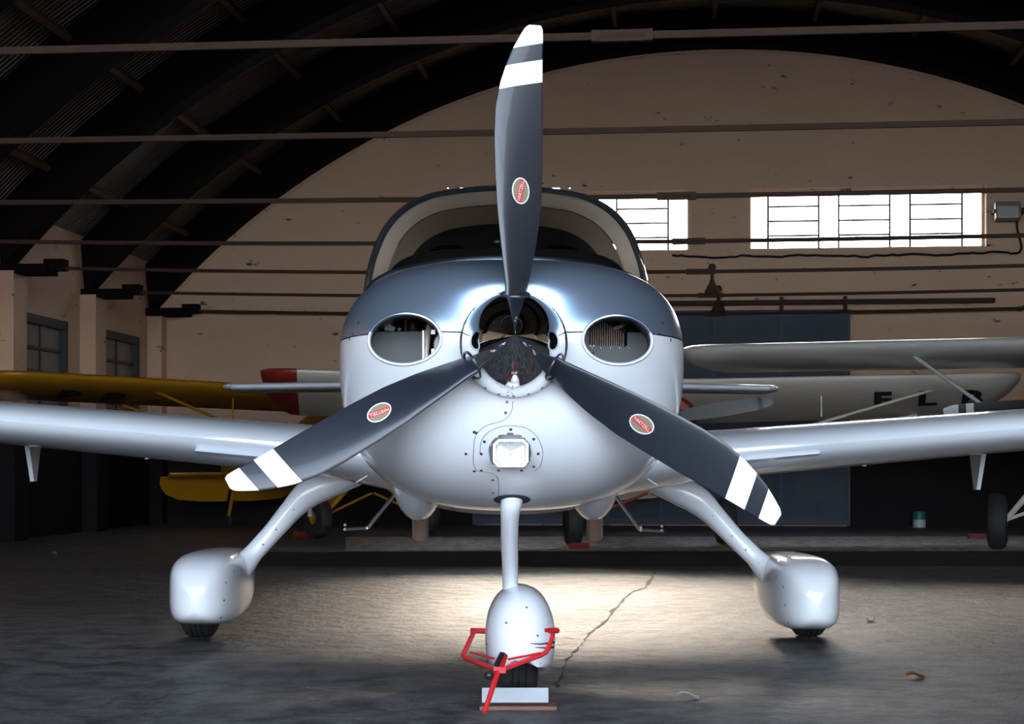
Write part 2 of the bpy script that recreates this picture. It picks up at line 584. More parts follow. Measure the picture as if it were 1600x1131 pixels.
# thin moulding that follows the arch
tr_pts = [(UC + (ARC_R - 0.035) * math.sin(a), -0.012, ARC_Z + (ARC_R - 0.035) * math.cos(a)) for a in [(-0.84 + 1.68 * i / 60) for i in range(61)]]
hang(G().tube(tr_pts, 0.012, 6).build('trim_1', M['plaster']))


def back_window(name, a, b, groups):
    w = hang(empty(name))
    fr = G()
    t = 0.035
    for c, d in (((a + b) / 2, WZ0 + t / 2), ((a + b) / 2, WZ1 - t / 2)):
        fr.box((c, 0.16, d), (b - a, 0.05, t))
    for c in (a + t / 2, b - t / 2):
        fr.box((c, 0.16, (WZ0 + WZ1) / 2), (t, 0.05, WZ1 - WZ0))
    fr.build('window_frame', M['plaster'], w, smooth=False)
    xs = []
    for (p, q) in groups:
        for e in (p, q):
            xs.append(e)
            G().box((e, 0.16, (WZ0 + WZ1) / 2), (0.026, 0.03, WZ1 - WZ0 - 0.06)).build('muntin', M['muntin'], w, smooth=False)
        for k in (0.27, 0.51, 0.75):
            z = WZ1 - k * (WZ1 - WZ0)
            G().box(((p + q) / 2, 0.16, z), (q - p, 0.026, 0.022)).build('muntin', M['muntin'], w, smooth=False)
    ed = [a + 0.03] + sorted(xs) + [b - 0.03]
    for p, q in zip(ed, ed[1:]):
        G().box(((p + q) / 2, 0.175, (WZ0 + WZ1) / 2), (q - p - 0.012, 0.006, WZ1 - WZ0 - 0.06)).build('pane', M['pane'], w, smooth=False)
    return w


def grp(u0, u1):
    d = u1 - u0
    return [(u0 + d * x, u0 + d * y) for x, y in ((0.085, 0.302), (0.387, 0.604), (0.689, 0.908))]


back_window('window_1', u_a0, u_a1, grp(u_a0, u_a1))
back_window('window_2', u_b0, u_b1, grp(u_b0, u_b1))

# side walls, each with the windows between its pilasters
vA0 = on_side(30, 500)[0]; vA1 = on_side(104, 500)[0]
vB0 = on_side(156, 520)[0]; vB1 = on_side(216, 520)[0]
zA1 = on_side(66, 494)[1]; zB1 = on_side(186, 520)[1]
SILL = 1.25
lh = [(vA0, vA1, SILL, zA1), (vB0, vB1, SILL, zB1)]


def side_wall(name, u, sgn, holes):
    g0 = wall_with_holes(V0, 0.0, holes, lambda v: 3.66, n=12)
    g = G().add([(u + sgn * p.y, p.x, p.z) for p in g0.v], g0.f)
    return hang(g.build(name, M['plaster'], smooth=False))


wall_left = side_wall('wall_left', 0.0, -1, lh)
wall_right = side_wall('wall_right', UW, 1, [])
RIBS = [-0.17, -2.6, -5.07, -7.15, -9.4, -11.75, -13.95, -16.2, -18.4, -20.6, -22.8]
for k, v in enumerate(RIBS):
    for u, par in ((0.10, wall_left), (UW - 0.10, wall_right)):
        vv, dd = (v, 0.36) if k else (-0.12, 0.22)
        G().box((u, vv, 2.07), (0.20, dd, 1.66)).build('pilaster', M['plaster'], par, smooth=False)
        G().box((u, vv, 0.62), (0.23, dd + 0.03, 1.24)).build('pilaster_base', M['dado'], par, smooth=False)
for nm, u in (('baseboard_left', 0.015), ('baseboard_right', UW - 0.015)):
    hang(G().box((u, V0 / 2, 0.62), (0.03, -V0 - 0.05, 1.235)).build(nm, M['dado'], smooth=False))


def side_window(name, a, b, z1):
    w = hang(empty(name))
    fr = G()
    t = 0.10
    u = -0.03
    for z in (SILL + t / 2, z1 - t / 2):
        fr.box((u, (a + b) / 2, z), (0.10, b - a, t))
    for v in (a + t / 2, b - t / 2):
        fr.box((u, v, (SILL + z1) / 2), (0.10, t, z1 - SILL))
    fr.build('window_frame', M['winframe'], w, smooth=False)
    rows, cols = 4, 2
    ia, ib, ic, idd = a + t, b - t, SILL + t, z1 - t
    for r in range(1, rows):
        G().box((u - 0.02, (ia + ib) / 2, ic + (idd - ic) * r / rows), (0.04, ib - ia, 0.04)).build('muntin', M['winframe'], w, smooth=False)
    G().box((u - 0.02, (ia + ib) / 2, (ic + idd) / 2), (0.03, 0.03, idd - ic)).build('muntin', M['winframe'], w, smooth=False)
    for r in range(rows):
        for c in range(cols):
            v0 = ia + (ib - ia) * c / cols; v1 = ia + (ib - ia) * (c + 1) / cols
            z0 = ic + (idd - ic) * r / rows; z2 = ic + (idd - ic) * (r + 1) / rows
            G().box((u - 0.03, (v0 + v1) / 2, (z0 + z2) / 2), (0.008, v1 - v0, z2 - z0)).build('pane', M['dirtypane'], w, smooth=False)
    return w


side_window('window_3', vA0, vA1, zA1)
side_window('window_4', vB0, vB1, zB1)

# roof: ribs, purlins, corrugated sheets, tie rods
ceiling = hang(empty('ceiling'))


def arc_pts(r, n, a0=-0.86, a1=0.86):
    return [(UC + r * math.sin(a0 + (a1 - a0) * i / n), ARC_Z + r * math.cos(a0 + (a1 - a0) * i / n)) for i in range(n + 1)]


def rib_mesh(th=0.30, dep=0.46):
    rings = []
    inn, outp = arc_pts(ARC_R, 48, -0.845, 0.845), arc_pts(ARC_R + dep, 48, -0.805, 0.805)
    for (iu, iz), (ou, oz) in zip(inn, outp):
        rings.append([(iu, -th / 2, iz), (iu, th / 2, iz), (ou, th / 2, oz), (ou, -th / 2, oz)])
    return G().loft(rings, True, True)


rib0 = rib_mesh().build('roof_rib', M['rib'], ceiling, smooth=False)
rib0.location = (0, RIBS[0], 0)
foot0 = G()
for sg, u in ((1, 0.28), (-1, UW - 0.28)):
    foot0.box((u, 0, 2.92), (0.55, 0.34, 0.10)).box((u + sg * 0.32, 0, 2.97), (0.22, 0.16, 0.12))
foot0 = foot0.build('rib_shoe', M['rib'], rib0, smooth=False)
for v in RIBS[1:]:
    r = dup(rib0, ceiling, (0, v, 0))
    dup(foot0, r)
pur0 = None
N_P = 13
for k, v in enumerate(RIBS):
    if k + 1 < len(RIBS):
        for i in range(N_P):
            a = -0.80 + 1.60 * (i + 0.5) / N_P
            if pur0 is None:
                pur0 = G().box((0, 0, 0), (0.06, 1.0, 0.10)).build('purlin', M['purlin'], ceiling, smooth=False)
                o = pur0
            else:
                o = dup(pur0, ceiling)
            rr = ARC_R + 0.385
            vn = RIBS[k + 1]
            o.location = (UC + rr * math.sin(a), (v + vn) / 2, ARC_Z + rr * math.cos(a))
            o.scale = (1, v - vn - 0.30, 1)
            o.rotation_euler = (0, a, 0)
sh0 = None
for k in range(12):
    va = (0.30 if k == 0 else RIBS[k - 1] + 0.0)
    vb = RIBS[k] if k < 11 else V0
    if k == 0:
        va, vb = 0.30, RIBS[0]
    rings = []
    for (a_, b_), (c_, d_) in zip(arc_pts(ARC_R + 0.50, 48, -0.80, 0.80), arc_pts(ARC_R + 0.54, 48, -0.80, 0.80)):
        rings.append([(a_, vb, b_), (a_, va, b_), (c_, va, d_), (c_, vb, d_)])
    G().loft(rings, True, True).build('roof_sheet', M['roof'], ceiling, smooth=False)

# tie rods: one at the foot of every rib, slack in the middle, with a turnbuckle
TB = {0: 1120, 1: 1110, 2: 1095, 3: 1076, 4: 1057, 5: None, 6: 972}
for k, v in enumerate(RIBS):
    z = 2.95
    sag = (0.11, 0.12, 0.13, 0.10, 0.06, 0.03, 0.02, 0.02, 0.02, 0.02, 0.02)[k]
    pts = [(0.3 + (UW - 0.6) * i / 24, v, z - sag * 4 * (i / 24) * (1 - i / 24)) for i in range(25)]
    rod = G().tube(pts, 0.021, 6).build('tie_rod', M['rod'], ceiling)
    px = TB.get(k, 960)
    if px:
        uu = on_back(px, 500, v)[0]
        zz = z - sag
        tb = G().box((uu, v, zz + 0.020), (0.27, 0.03, 0.016)).box((uu, v, zz - 0.020), (0.27, 0.03, 0.016))
        tb.box((uu - 0.13, v, zz), (0.04, 0.045, 0.055)).box((uu + 0.13, v, zz), (0.04, 0.045, 0.055)).box((uu, v, zz), (0.05, 0.028, 0.026))
        tb.build('turnbuckle', M['rod'], rod, smooth=False)
        if k < 2:
            hg = G().tube([(uu + 0.02, v, zz), (uu + 0.02, v, zz + 0.30)], 0.022, 8).ball((uu + 0.02, v, zz + 0.33), 0.05, 8)
            hg.lathe([(0.09, 0), (0.09, 0.03), (0.03, 0.14), (0.03, 0.16)], (uu + 0.02, v, zz + 0.02), (0, 0, 1), 10)
            hg.build('rod_hanger', M['rod'], rod)

# blue sliding door in the rear wall
door = hang(empty('door_1'))
e_px = [742, 850, 950, 1033, 1115, 1220, 1325]
eu = [on_back(p, 600)[0] for p in e_px]
for a, b in zip(eu, eu[1:]):
    G().box(((a + b) / 2, -0.075, d_z1 / 2 + 0.01), (b - a - 0.012, 0.05, d_z1 - 0.02)).build('door_panel', M['bluedoor'], door, smooth=False)
fr = G()
for e in eu:
    fr.box((e, -0.105, d_z1 / 2), (0.035, 0.03, d_z1 - 0.02))
for z in (0.06, d_z1 * 0.55, d_z1 - 0.05):
    fr.box(((eu[0] + eu[-1]) / 2, -0.105, z), (eu[-1] - eu[0], 0.025, 0.06))
fr.build('door_frame', M['doorframe'], door, smooth=False)
ru1, rz = on_back(1552, 475)
G().box(((eu[0] + ru1) / 2, -0.09, d_z1 + 0.10), (ru1 - eu[0], 0.08, 0.06)).build('door_rail', M['rod'], door, smooth=False)
hk = G()
for u in eu[1::2] + [eu[-1] - 0.05]:
    hk.box((u, -0.12, d_z1 + 0.06), (0.05, 0.04, 0.22))
hk.build('door_hanger', M['rod'], door, smooth=False)

# floodlight and cable on the rear wall
flu, flz = on_back(1570, 333)
fp = HO + hu * flu - hv * 0.02
fd = empty('floodlight', (fp.x, fp.y, flz), -HA)
tag(fd, 'grey rectangular floodlight mounted on the rear wall right of the long window', 'lamp')
lr = Matrix.Rotation(math.radians(-18), 3, 'X')
G().box((0, -0.15, 0), (0.32, 0.12, 0.22), lr).build('lamp_housing', M['lampgrey'], fd, smooth=False)
G().box((-0.005, -0.215, -0.02), (0.27, 0.01, 0.17), lr).build('lamp_glass', M['greypaint'], fd, smooth=False)
G().box((-0.17, -0.10, 0), (0.02, 0.2, 0.04)).box((0.17, -0.10, 0), (0.02, 0.2, 0.04)).box((0, -0.01, 0), (0.36, 0.02, 0.05)).build('bracket', M['rod'], fd, smooth=False)
cb = []
for px, py in ((1050, 399), (1080, 400), (1120, 402), (1165, 400), (1220, 401), (1290, 399), (1350, 401), (1400, 398), (1460, 399), (1520, 396), (1560, 395), (1585, 396), (1595, 388), (1591, 370), (1588, 350), (1592, 338), (1601, 330), (1596, 326)):
    u, z = on_back(px, py)
    p = HO + hu * u - hv * 0.035
    cb.append((p.x, p.y, z))
cb = smooth_poly(cb, 90)
cb = [p + Vector((0, 0, (random.random() - 0.5) * 0.025)) for p in cb]
cable = G().tube(cb, 0.016, 6).build('power_cable', M['blackplastic'])
tag(cable, 'black power cable strung along the rear wall under the windows up to the floodlight', 'cable')
up_, zp_ = on_back(1432, 812)
pp_ = HO + hu * up_ - hv * 0.25
pc_ = empty('paint_can', (pp_.x, pp_.y, 0))
tag(pc_, 'small teal can with a pale lower half standing at the foot of the rear wall', 'can')
G().lathe([(0.001, 0.0), (0.085, 0.0), (0.085, 0.1), (0.001, 0.1)], (0, 0, 0), (0, 0, 1), 16).build('can_base', M['greypaint'], pc_)
G().lathe([(0.001, 0.1), (0.085, 0.1), (0.085, 0.2), (0.078, 0.21), (0.001, 0.21)], (0, 0, 0), (0, 0, 1), 16).build('can_body', M['teal'], pc_)

# ------------------------------------------------------------------ the white and blue aeroplane
AY = 0.0133
AP = Vector((0.006, 5.0, 0))
plane = empty('airplane', AP, AY)
tag(plane, 'white low-wing propeller airplane with blue-grey upper cowl and black three-blade propeller', 'airplane')
Rm = Matrix.Rotation(-AY, 3, 'Z')
CL = Rm @ (Vector((0, 0, CAMZ)) - AP)
HUB = Vector((0, 0, CAMZ + 190 / 505))


def ldir(px, py):
    return Rm @ ray(px, py)


def L(px, py, yl):
    d = ldir(px, py)
    return CL + d * ((yl - CL.y) / d.y)


def sell(th, hw, up, dn, nu, nd):
    c, s = math.cos(th), math.sin(th)
    n = nu if s >= 0 else nd
    r = (abs(c) ** n + abs(s) ** n) ** (-1.0 / n)
    return hw * c * r, (up if s >= 0 else dn) * s * r


ZC = 1.15


def cowl_sec(th, y):
    hw = interp(y, [(0.0, 0.575), (0.7, 0.588), (1.25, 0.60)])
    top = interp(y, [(0.0, 1.518), (0.7, 1.518), (1.25, 1.568)])
    bot = interp(y, [(0.0, 0.67), (0.7, 0.665), (1.25, 0.635)])
    return sell(th, hw, top - ZC, ZC - bot, 3.0, 2.6)


# intakes, as ellipses in the front view
IN = []
for px, py, a, b in ((635.5, 535.5, 56, 38.5), (960, 537, 54, 37)):
    c = L(px, py, 0.22)
    IN.append((c.x, c.z, a / 483.0, b / 483.0))
R0 = 0.169


def cowl_pt(th, t):
    """t 0..1 nose ring to shoulder, 1..1.6 back to the firewall"""
    if t <= 1.0:
        ph = t * PI / 2
        sdn = math.sin(th)
        nn = 2.5 if sdn > 0 else 2.5 - 0.35 * abs(sdn)
        rho = math.sin(ph) ** (2 / nn)
        h = 1 - max(math.cos(ph), 0) ** (2 / nn)
        y1 = 0.62 + 0.12 * max(-sdn, 0)
        y = 0.10 + (y1 - 0.10) * h
        sx, sz = cowl_sec(th, 0.7)
        ax, az = R0 * math.cos(th), HUB.z - ZC + R0 * math.sin(th)
        x = ax + (sx - ax) * rho
        z = az + (sz - az) * rho + ZC
        # cheeks push forward round the intakes, a shallow valley beside the spinner
        for (cx, cz, a, b) in IN:
            q = ((x - cx) / (a * 1.9)) ** 2 + ((z - cz) / (b * 2.0)) ** 2
            y -= 0.085 * math.exp(-q * 1.1)
        return Vector((x, y, z))
    y0 = cowl_pt(th, 1.0).y
    k = (t - 1.0) / 0.6
    y = y0 + (1.25 - y0) * k
    x1, z1 = cowl_sec(th, 0.7)
    x, z = cowl_sec(th, 0.7 + 0.55 * k)
    return Vector((x, y, z + ZC))


NT, NR = 360, 96
grid = [[cowl_pt(2 * PI * k / NT, (1.6 * i / NR)) for k in range(NT)] for i in range(NR + 1)]
# reference surface for placing details
rv = [p for r in grid for p in r]
rf = []
for i in range(NR):
    for k in range(NT):
        rf.append((i * NT + k, i * NT + (k + 1) % NT, (i + 1) * NT + (k + 1) % NT, (i + 1) * NT + k))
cowl_bvh = BVHTree.FromPolygons([tuple(p) for p in rv], rf)


def on_cowl(px, py):
    d = ldir(px, py).normalized()
    h = cowl_bvh.ray_cast(CL, d)
    if h[0] is None:
        return None, None
    n = h[1].normalized()
    if n.dot(d) > 0:
        n = -n
    return h[0], n


def cowl_y(x, z):
    h = cowl_bvh.ray_cast(Vector((x, -2, z)), Vector((0, 1, 0)))
    return h[0].y if h[0] is not None else 0.4


def inside(x, z, k=1.0):
    for (cx, cz, a, b) in IN:
        if ((x - cx) / (a * k)) ** 2 + ((z - cz) / (b * k)) ** 2 < 1:
            return True
    return False


SEAM = L(560, 538, 0.58).z


def to_px(p):
    w_ = Rm.inverted() @ (p - CL)
    return 800 + F * w_.x / w_.y, HOR - F * w_.z / w_.y


def in_lamp(p):
    if p.y > 0.62 or p.z > 1.05:
        return False
    x, y = to_px(p)
    if y < 706:
        return ((x - 797) / 34) ** 2 + ((y - 706) / 29) ** 2 < 1
    return abs(x - 797) < (32.5 if y < 721 else 32.5 - 0.9 * (y - 721)) and y < 729


bmc = bmesh.new()
bv = [bmc.verts.new(p) for p in rv]
for q in rf:
    c = sum((rv[i] for i in q), Vector()) / 4
    if in_lamp(c):
        continue
    if c.y < 0.6 and inside(c.x, c.z):
        continue
    bmc.faces.new([bv[i] for i in q])
bmesh.ops.delete(bmc, geom=[v for v in bmc.verts if not v.link_faces], context='VERTS')
# pull the hole edges on to the ellipse
for v in bmc.verts:
    if v.is_boundary and v.co.y < 0.6:
        for (cx, cz, a, b) in IN:
            dx, dz = (v.co.x - cx) / a, (v.co.z - cz) / b
            q = math.hypot(dx, dz)
            if 0.8 < q < 1.25:
                v.co.x, v.co.z = cx + a * dx / q, cz + b * dz / q
                v.co.y = cowl_y(v.co.x, v.co.z)


def half(keep_up):
    b = bmc.copy()
    geom = b.verts[:] + b.edges[:] + b.faces[:]
    off = 0.0022 if keep_up else -0.0022
    bmesh.ops.bisect_plane(b, geom=geom, plane_co=(0, 0, SEAM + off), plane_no=(0, 0, 1), clear_outer=not keep_up, clear_inner=keep_up)
    me = bpy.data.meshes.new('cowl')
    bmesh.ops.recalc_face_normals(b, faces=b.faces)
    b.to_mesh(me)
    b.free()
    me.polygons.foreach_set('use_smooth', [True] * len(me.polygons))
    return me


for nm, up_side, mt in (('upper_cowl', True, M['blue']), ('lower_cowl', False, M['white'])):
    me = half(up_side)
    me.materials.append(mt)
    o = link(bpy.data.objects.new(nm, me), plane)
    o['label'] = 'blue-grey metallic upper engine cowl' if up_side else 'white lower engine cowl'
bmc.free()
# dark liner just inside the seam
ln = G()
ring_a, ring_b = [], []
for k in range(NT):
    pass
for th0 in (0.0, PI):
    a_, b_ = [], []
    for i in range(0, NR + 1):
        col = []
        best = None
        for k in range(-30, 31):
            p = cowl_pt(th0 + k * 0.006, 1.6 * i / NR)
            if best is None or abs(p.z - SEAM) < abs(best.z - SEAM):
                best = p
        c = Vector((0, best.y, SEAM))
        inn = (best - c) * 0.985 + c + Vector((0, 0.006, 0))
        if not inside(inn.x, inn.z, 1.03):
            a_.append(inn + Vector((0, 0, 0.012))); b_.append(inn - Vector((0, 0, 0.012)))
    if len(a_) > 2:
        # split where the run jumps across the intake
        s0 = 0
        for i in range(1, len(a_) + 1):
            if i == len(a_) or (a_[i] - a_[i - 1]).length > 0.12:
                if i - s0 > 1:
                    ln.loft([a_[s0:i], b_[s0:i]], closed=False)
                s0 = i
ln.build('cowl_seam', M['gap'], plane, kind='stuff')

# intake lips, ducts and what is seen inside
for w, (cx, cz, a, b) in enumerate(IN):
    n = 72
    up_r, lo_r = G(), G()
    path = []
    for k in range(n):
        th = 2 * PI * k / n
        x, z = cx + a * math.cos(th), cz + b * math.sin(th)
        path.append(Vector((x, cowl_y(x, z), z)))
    rings = []
    for k, p in enumerate(path):
        th = 2 * PI * k / n
        out = Vector((math.cos(th) / a, 0, math.sin(th) / b)).normalized()
        ring = []
        for q in range(10):
            f = 2 * PI * q / 10
            ring.append(p + out * (0.0065 * math.cos(f) + 0.0005) + Vector((0, 0.013 * math.sin(f) + 0.0085, 0)))
        rings.append(ring)
    for sel, mt, nm in ((lambda p: p.z >= SEAM, M['blue'], 'upper_intake_lip'), (lambda p: p.z < SEAM, M['white'], 'lower_intake_lip')):
        idx = [k for k in range(n) if sel(path[k])]
        # order so that the run is continuous
        st_ = next((i for i in range(len(idx)) if (idx[i] - 1) % n not in idx), 0)
        idx = idx[st_:] + idx[:st_]
        rr_ = [rings[k] for k in idx]
        if mt is M['white']:
            rr_ = [rings[(idx[0] - 1) % n]] + rr_ + [rings[(idx[-1] + 1) % n]]
        G().loft(rr_, True, True).build(nm, mt, plane)
    du = []
    for dy, k in ((0.012, 1.0), (0.05, 0.995), (0.16, 1.03)):
        du.append([Vector((cx + a * k * math.cos(2 * PI * i / n), path[i].y + dy if dy < 0.1 else 0.40, cz + b * k * math.sin(2 * PI * i / n))) for i in range(n)])
    G().loft(du, True, False).build('intake_duct', M['blackplastic'], plane)
    G().box((cx, 0.52, cz + 0.02), (0.30, 0.02, 0.30)).build('intake_back', M['gap'], plane, smooth=False)


def pxbox(g, x0, y0, x1, y1, yl, th):
    p, q = L(x0, y1, yl), L(x1, y0, yl)
    return g.box(((p.x + q.x) / 2, yl + th / 2, (p.z + q.z) / 2), (q.x - p.x, th, q.z - p.z))


ya = 0.30
pxbox(G(), 578, 518, 663, 575, ya, 0.004).build('engine_baffle', M['alu'], plane, smooth=False)
pxbox(G(), 660, 516, 662.5, 570, ya - 0.004, 0.006).build('baffle_edge', M['steel'], plane, smooth=False)
G().tube([L(672, 506, ya + 0.01), L(668, 520, ya), L(667, 545, ya), L(666, 572, ya)], [0.010, 0.011, 0.009, 0.008], 10).build('breather_pipe', M['offwhite'], plane)
g = G()
pxbox(g, 674, 545, 679, 555, ya, 0.03); pxbox(g, 673, 515, 680, 522, ya, 0.03); pxbox(g, 672, 556, 678, 575, ya + 0.01, 0.02)
g.build('hose_clamp', M['steel'], plane, smooth=False, kind='stuff')
c0 = L(705, 540, ya + 0.02)
G().lathe([(0.001, 0), (0.055, 0), (0.055, 0.05), (0.001, 0.05)], c0, (0, 1, 0), 40).build('flywheel', M['greypaint'], plane)
g = G()
for k in range(48):
    t_ = 2 * PI * k / 48
    g.box(c0 + Vector((0.056 * math.cos(t_), 0.02, 0.056 * math.sin(t_))), (0.006, 0.02, 0.004), Matrix.Rotation(-t_, 3, 'Y'))
g.build('ring_gear', M['red'], plane, smooth=False)
G().ball(L(675.5, 508, ya), 0.011, 12).build('red_cap', M['red'], plane)
c1 = L(645, 507, ya + 0.10)
G().lathe([(0.001, -0.05), (0.024, -0.05), (0.024, -0.03), (0.028, -0.028), (0.028, -0.02), (0.024, -0.018), (0.024, 0.0), (0.028, 0.002), (0.028, 0.012), (0.024, 0.014), (0.024, 0.05), (0.001, 0.05)], c1, (0, 0, 1), 20).build('engine_cylinder', M['castbrown'], plane)
G().tube([L(634, 500, ya), L(634, 519, ya)], 0.003, 8).ball(L(634, 501, ya), 0.005, 8).build('ignition_lead', M['steel'], plane)
g = G()
pv = [L(600, 516, ya + .03), L(602, 508, ya + .03), L(606, 504, ya + .03), L(612, 508, ya + .03), L(618, 512, ya + .03), L(615, 517, ya + .03)]
g.add(pv + [p + Vector((0, .02, 0)) for p in pv], [tuple(range(6)), tuple(range(11, 5, -1))] + [(i, (i + 1) % 6, 6 + (i + 1) % 6, 6 + i) for i in range(6)])
g.ball(L(624, 514.5, ya + .03), 0.006, 8)
g.build('rocker_cover', M['offwhite'], plane, smooth=False)
# right side: finned oil cooler and plates
pxbox(G(), 912, 540, 1022, 575, ya, 0.004).build('engine_baffle', M['alu'], plane, smooth=False)
pxbox(G(), 980, 519, 1022, 541, ya - 0.002, 0.004).build('engine_baffle', M['alu'], plane, smooth=False)
pxbox(G(), 910, 512, 921, 545, ya - 0.002, 0.004).build('engine_baffle', M['alu'], plane, smooth=False)
g = G()
for k in range(15):
    x0 = 923 + k * 3.55
    ytop = 503 if x0 < 942 else 503 + (x0 - 942) * 0.52
    pxbox(g, x0, ytop, x0 + 1.7, 540, ya + 0.006, 0.03)
cool = g.build('oil_cooler', M['fin'], plane, smooth=False)
pxbox(G(), 921, 503, 977, 540, ya + 0.03, 0.01).build('cooler_core', M['gap'], plane, smooth=False)
c1 = L(960, 503, ya + 0.09)
G().lathe([(0.001, -0.05), (0.034, -0.05), (0.034, 0.05), (0.001, 0.05)], c1, (1, 0, 0), 20).build('engine_cylinder', M['castbrown'], plane)
G().tube([L(958, 514, ya), L(972, 509, ya), L(978, 505, ya + .02)], [0.006, 0.007, 0.005], 8).build('brass_fitting', M['tan'], plane)
g = G()
for px, py in ((925, 540), (976, 540.5), (927, 552), (924, 516), (976, 517), (988, 517)):
    g.ball(L(px, py, ya - 0.004), 0.0034, 8)
for px in (925, 939, 954, 968, 983):
    g.ball(L(px, 543.5, ya - 0.001), 0.0018, 6)
g.build('baffle_rivets', M['steel'], plane, kind='stuff')
g = G()
pxbox(g, 921, 539, 929, 541.5, ya - 0.005, 0.004); pxbox(g, 922, 555, 930, 557, ya - 0.005, 0.004)
pv = [L(1000, 509, ya + .02), L(1010, 519, ya + .02), L(1001, 519, ya + .02)]
g.add(pv + [p + Vector((0, .01, 0)) for p in pv], [(0, 1, 2), (5, 4, 3), (0, 1, 4, 3), (1, 2, 5, 4), (2, 0, 3, 5)])
g.build('baffle_bracket', M['offwhite'], plane, smooth=False, kind='stuff')

# screws on the cowl
g = G()
SCR = [(744, 676), (757, 690), (752, 709), (752, 735), (779, 735), (815, 735), (834, 729), (841, 709), (834, 686), (798, 671), (728, 709), (741, 675), (741, 736), (770, 750), (770, 770),
       (790, 645), (792, 628), (552, 522), (546, 530), (1030, 522), (1048, 531), (560, 505), (1035, 505)]
for px, py in SCR:
    p, n = on_cowl(px, py)
    if p is not None:
        q = n.to_track_quat('Z', 'Y').to_matrix()
        g.lathe([(0.001, 0.0015), (0.0048, 0.0012), (0.0052, -0.002)], p, n, 8)
g.build('cowl_screws', M['screw'], plane, kind='stuff')
# fine panel seams on the chin
for run in ([(801, 627), (800, 640), (793, 652), (780, 659), (762, 664), (750, 672), (742, 685), (740, 705), (740, 725), (747, 735), (765, 738), (776, 744), (779, 757), (779, 775)],
            [(750, 709), (752, 690), (763, 675), (782, 667), (800, 665), (823, 669), (838, 681), (846, 697), (848, 712), (844, 728), (834, 736)]):
    pts = []
    for v in smooth_poly([(a_, b_, 0) for a_, b_ in run], 60):
        p, n = on_cowl(v.x, v.y)
        if p is not None:
            pts.append(p - n * 0.0004)
    G().tube(pts, 0.0016, 6).build('panel_seam', M['seam'], plane)

# landing light
cc, cn = on_cowl(797, 705)
yl = cc.y - 0.012
lamp_o = []
for k in range(40):
    t_ = PI * k / 39
    lamp_o.append(L(797 + 36 * math.cos(t_), 706 - 31 * math.sin(t_), yl))
lamp_o += [L(764, 722, yl), L(768, 729, yl), L(776, 731, yl), L(818, 731, yl), L(826, 729, yl), L(830, 722, yl)]


def on_c(p):
    d = (p - CL).normalized()
    h = cowl_bvh.ray_cast(CL, d)
    return h[0] if h[0] is not None else p


rim = [on_c(p) - Vector((0, 0.002, 0)) for p in lamp_o]
ctr = sum(rim, Vector()) / len(rim)
rings = [rim]
for k, dy in ((0.95, -0.001), (0.91, 0.004), (0.90, 0.034)):
    rings.append([ctr + (p - ctr) * k + Vector((0, dy, 0)) for p in rim])
G().loft(rings, True, False).build('lamp_surround', M['white'], plane)
lens_r = [[ctr + (p - ctr) * k + Vector((0, 0.004 - 0.006 * (1 - k), 0)) for p in rim] for k in (0.98, 0.8, 0.5, 0.2, 0.02)]
G().loft(lens_r, True, False).build('lamp_lens', M['lens'], plane)
bk = G()
bk.add([ctr + (p - ctr) * 0.92 + Vector((0, 0.034, 0)) for p in rim], [tuple(range(len(rim)))])
bk.build('lamp_backplate', M['white'], plane, smooth=False)
lc = L(798, 708, ctr.y + 0.018)


def octo(hx, hz, ch):
    return [(hx, hz - ch), (hx - ch, hz), (-hx + ch, hz), (-hx, hz - ch), (-hx, -hz + ch), (-hx + ch, -hz), (hx - ch, -hz), (hx, -hz + ch)]


g = G()
g.loft([[lc + Vector((x, y, z)) for x, z in octo(hx, hz, ch)] for hx, hz, ch, y in ((0.056, 0.044, 0.016, 0.0), (0.056, 0.044, 0.016, -0.02), (0.049, 0.038, 0.014, -0.02), (0.044, 0.033, 0.012, 0.0), (0.012, 0.010, 0.003, 0.012), (0.001, 0.001, 0.0003, 0.013))], True, False)
g.build('lamp_reflector', mat('lamp_mirror', (0.95, 0.94, 0.92), 0.42, 0.9), plane)
G().lathe([(0.001, -0.016), (0.006, -0.014), (0.007, 0.0), (0.007, 0.02)], lc, (0, 1, 0), 14).build('lamp_bulb', M['offwhite'], plane)
g = G()
for k in range(9):
    x = -0.04 + 0.01 * k
    g.box(lc + Vector((x, -0.016, 0)), (0.0008, 0.002, 0.07))
g.build('lamp_flutes', M['lens'], plane, smooth=False)

# spinner
SPL, SPY = 0.36, 0.085
prof = []
for i in range(49):
    s_ = 1 - i / 48
    prof.append((max(0.167 * (1 - s_ ** 1.75), 0.0004), -s_ * SPL))
sp = G().lathe([(0.14, 0.012), (0.165, 0.012), (0.1675, 0.006)] + [(r, h) for r, h in prof[::-1]], HUB + Vector((0, SPY, 0)), (0, 1, 0), 96)
sp.build('spinner', M['chrome'], plane)
spb = BVHTree.FromPolygons([tuple(p) for p in sp.v], sp.f)
G().lathe([(0.001, 0.022), (0.170, 0.022), (0.1685, 0.010), (0.13, 0.0122)], HUB + Vector((0, SPY, 0)), (0, 1, 0), 64).build('spinner_backplate', M['white'], plane)
g = G()
for k in range(22):
    t_ = 2 * PI * (k + 0.5) / 22
    dirv = Vector((math.cos(t_), 0, math.sin(t_)))
    h = spb.ray_cast(HUB + Vector((0, SPY - 0.03, 0)) + dirv * 0.4, -dirv)
    if h[0] is not None:
        g.lathe([(0.001, 0.0016), (0.0042, 0.0014), (0.005, -0.001)], h[0], dirv, 8)
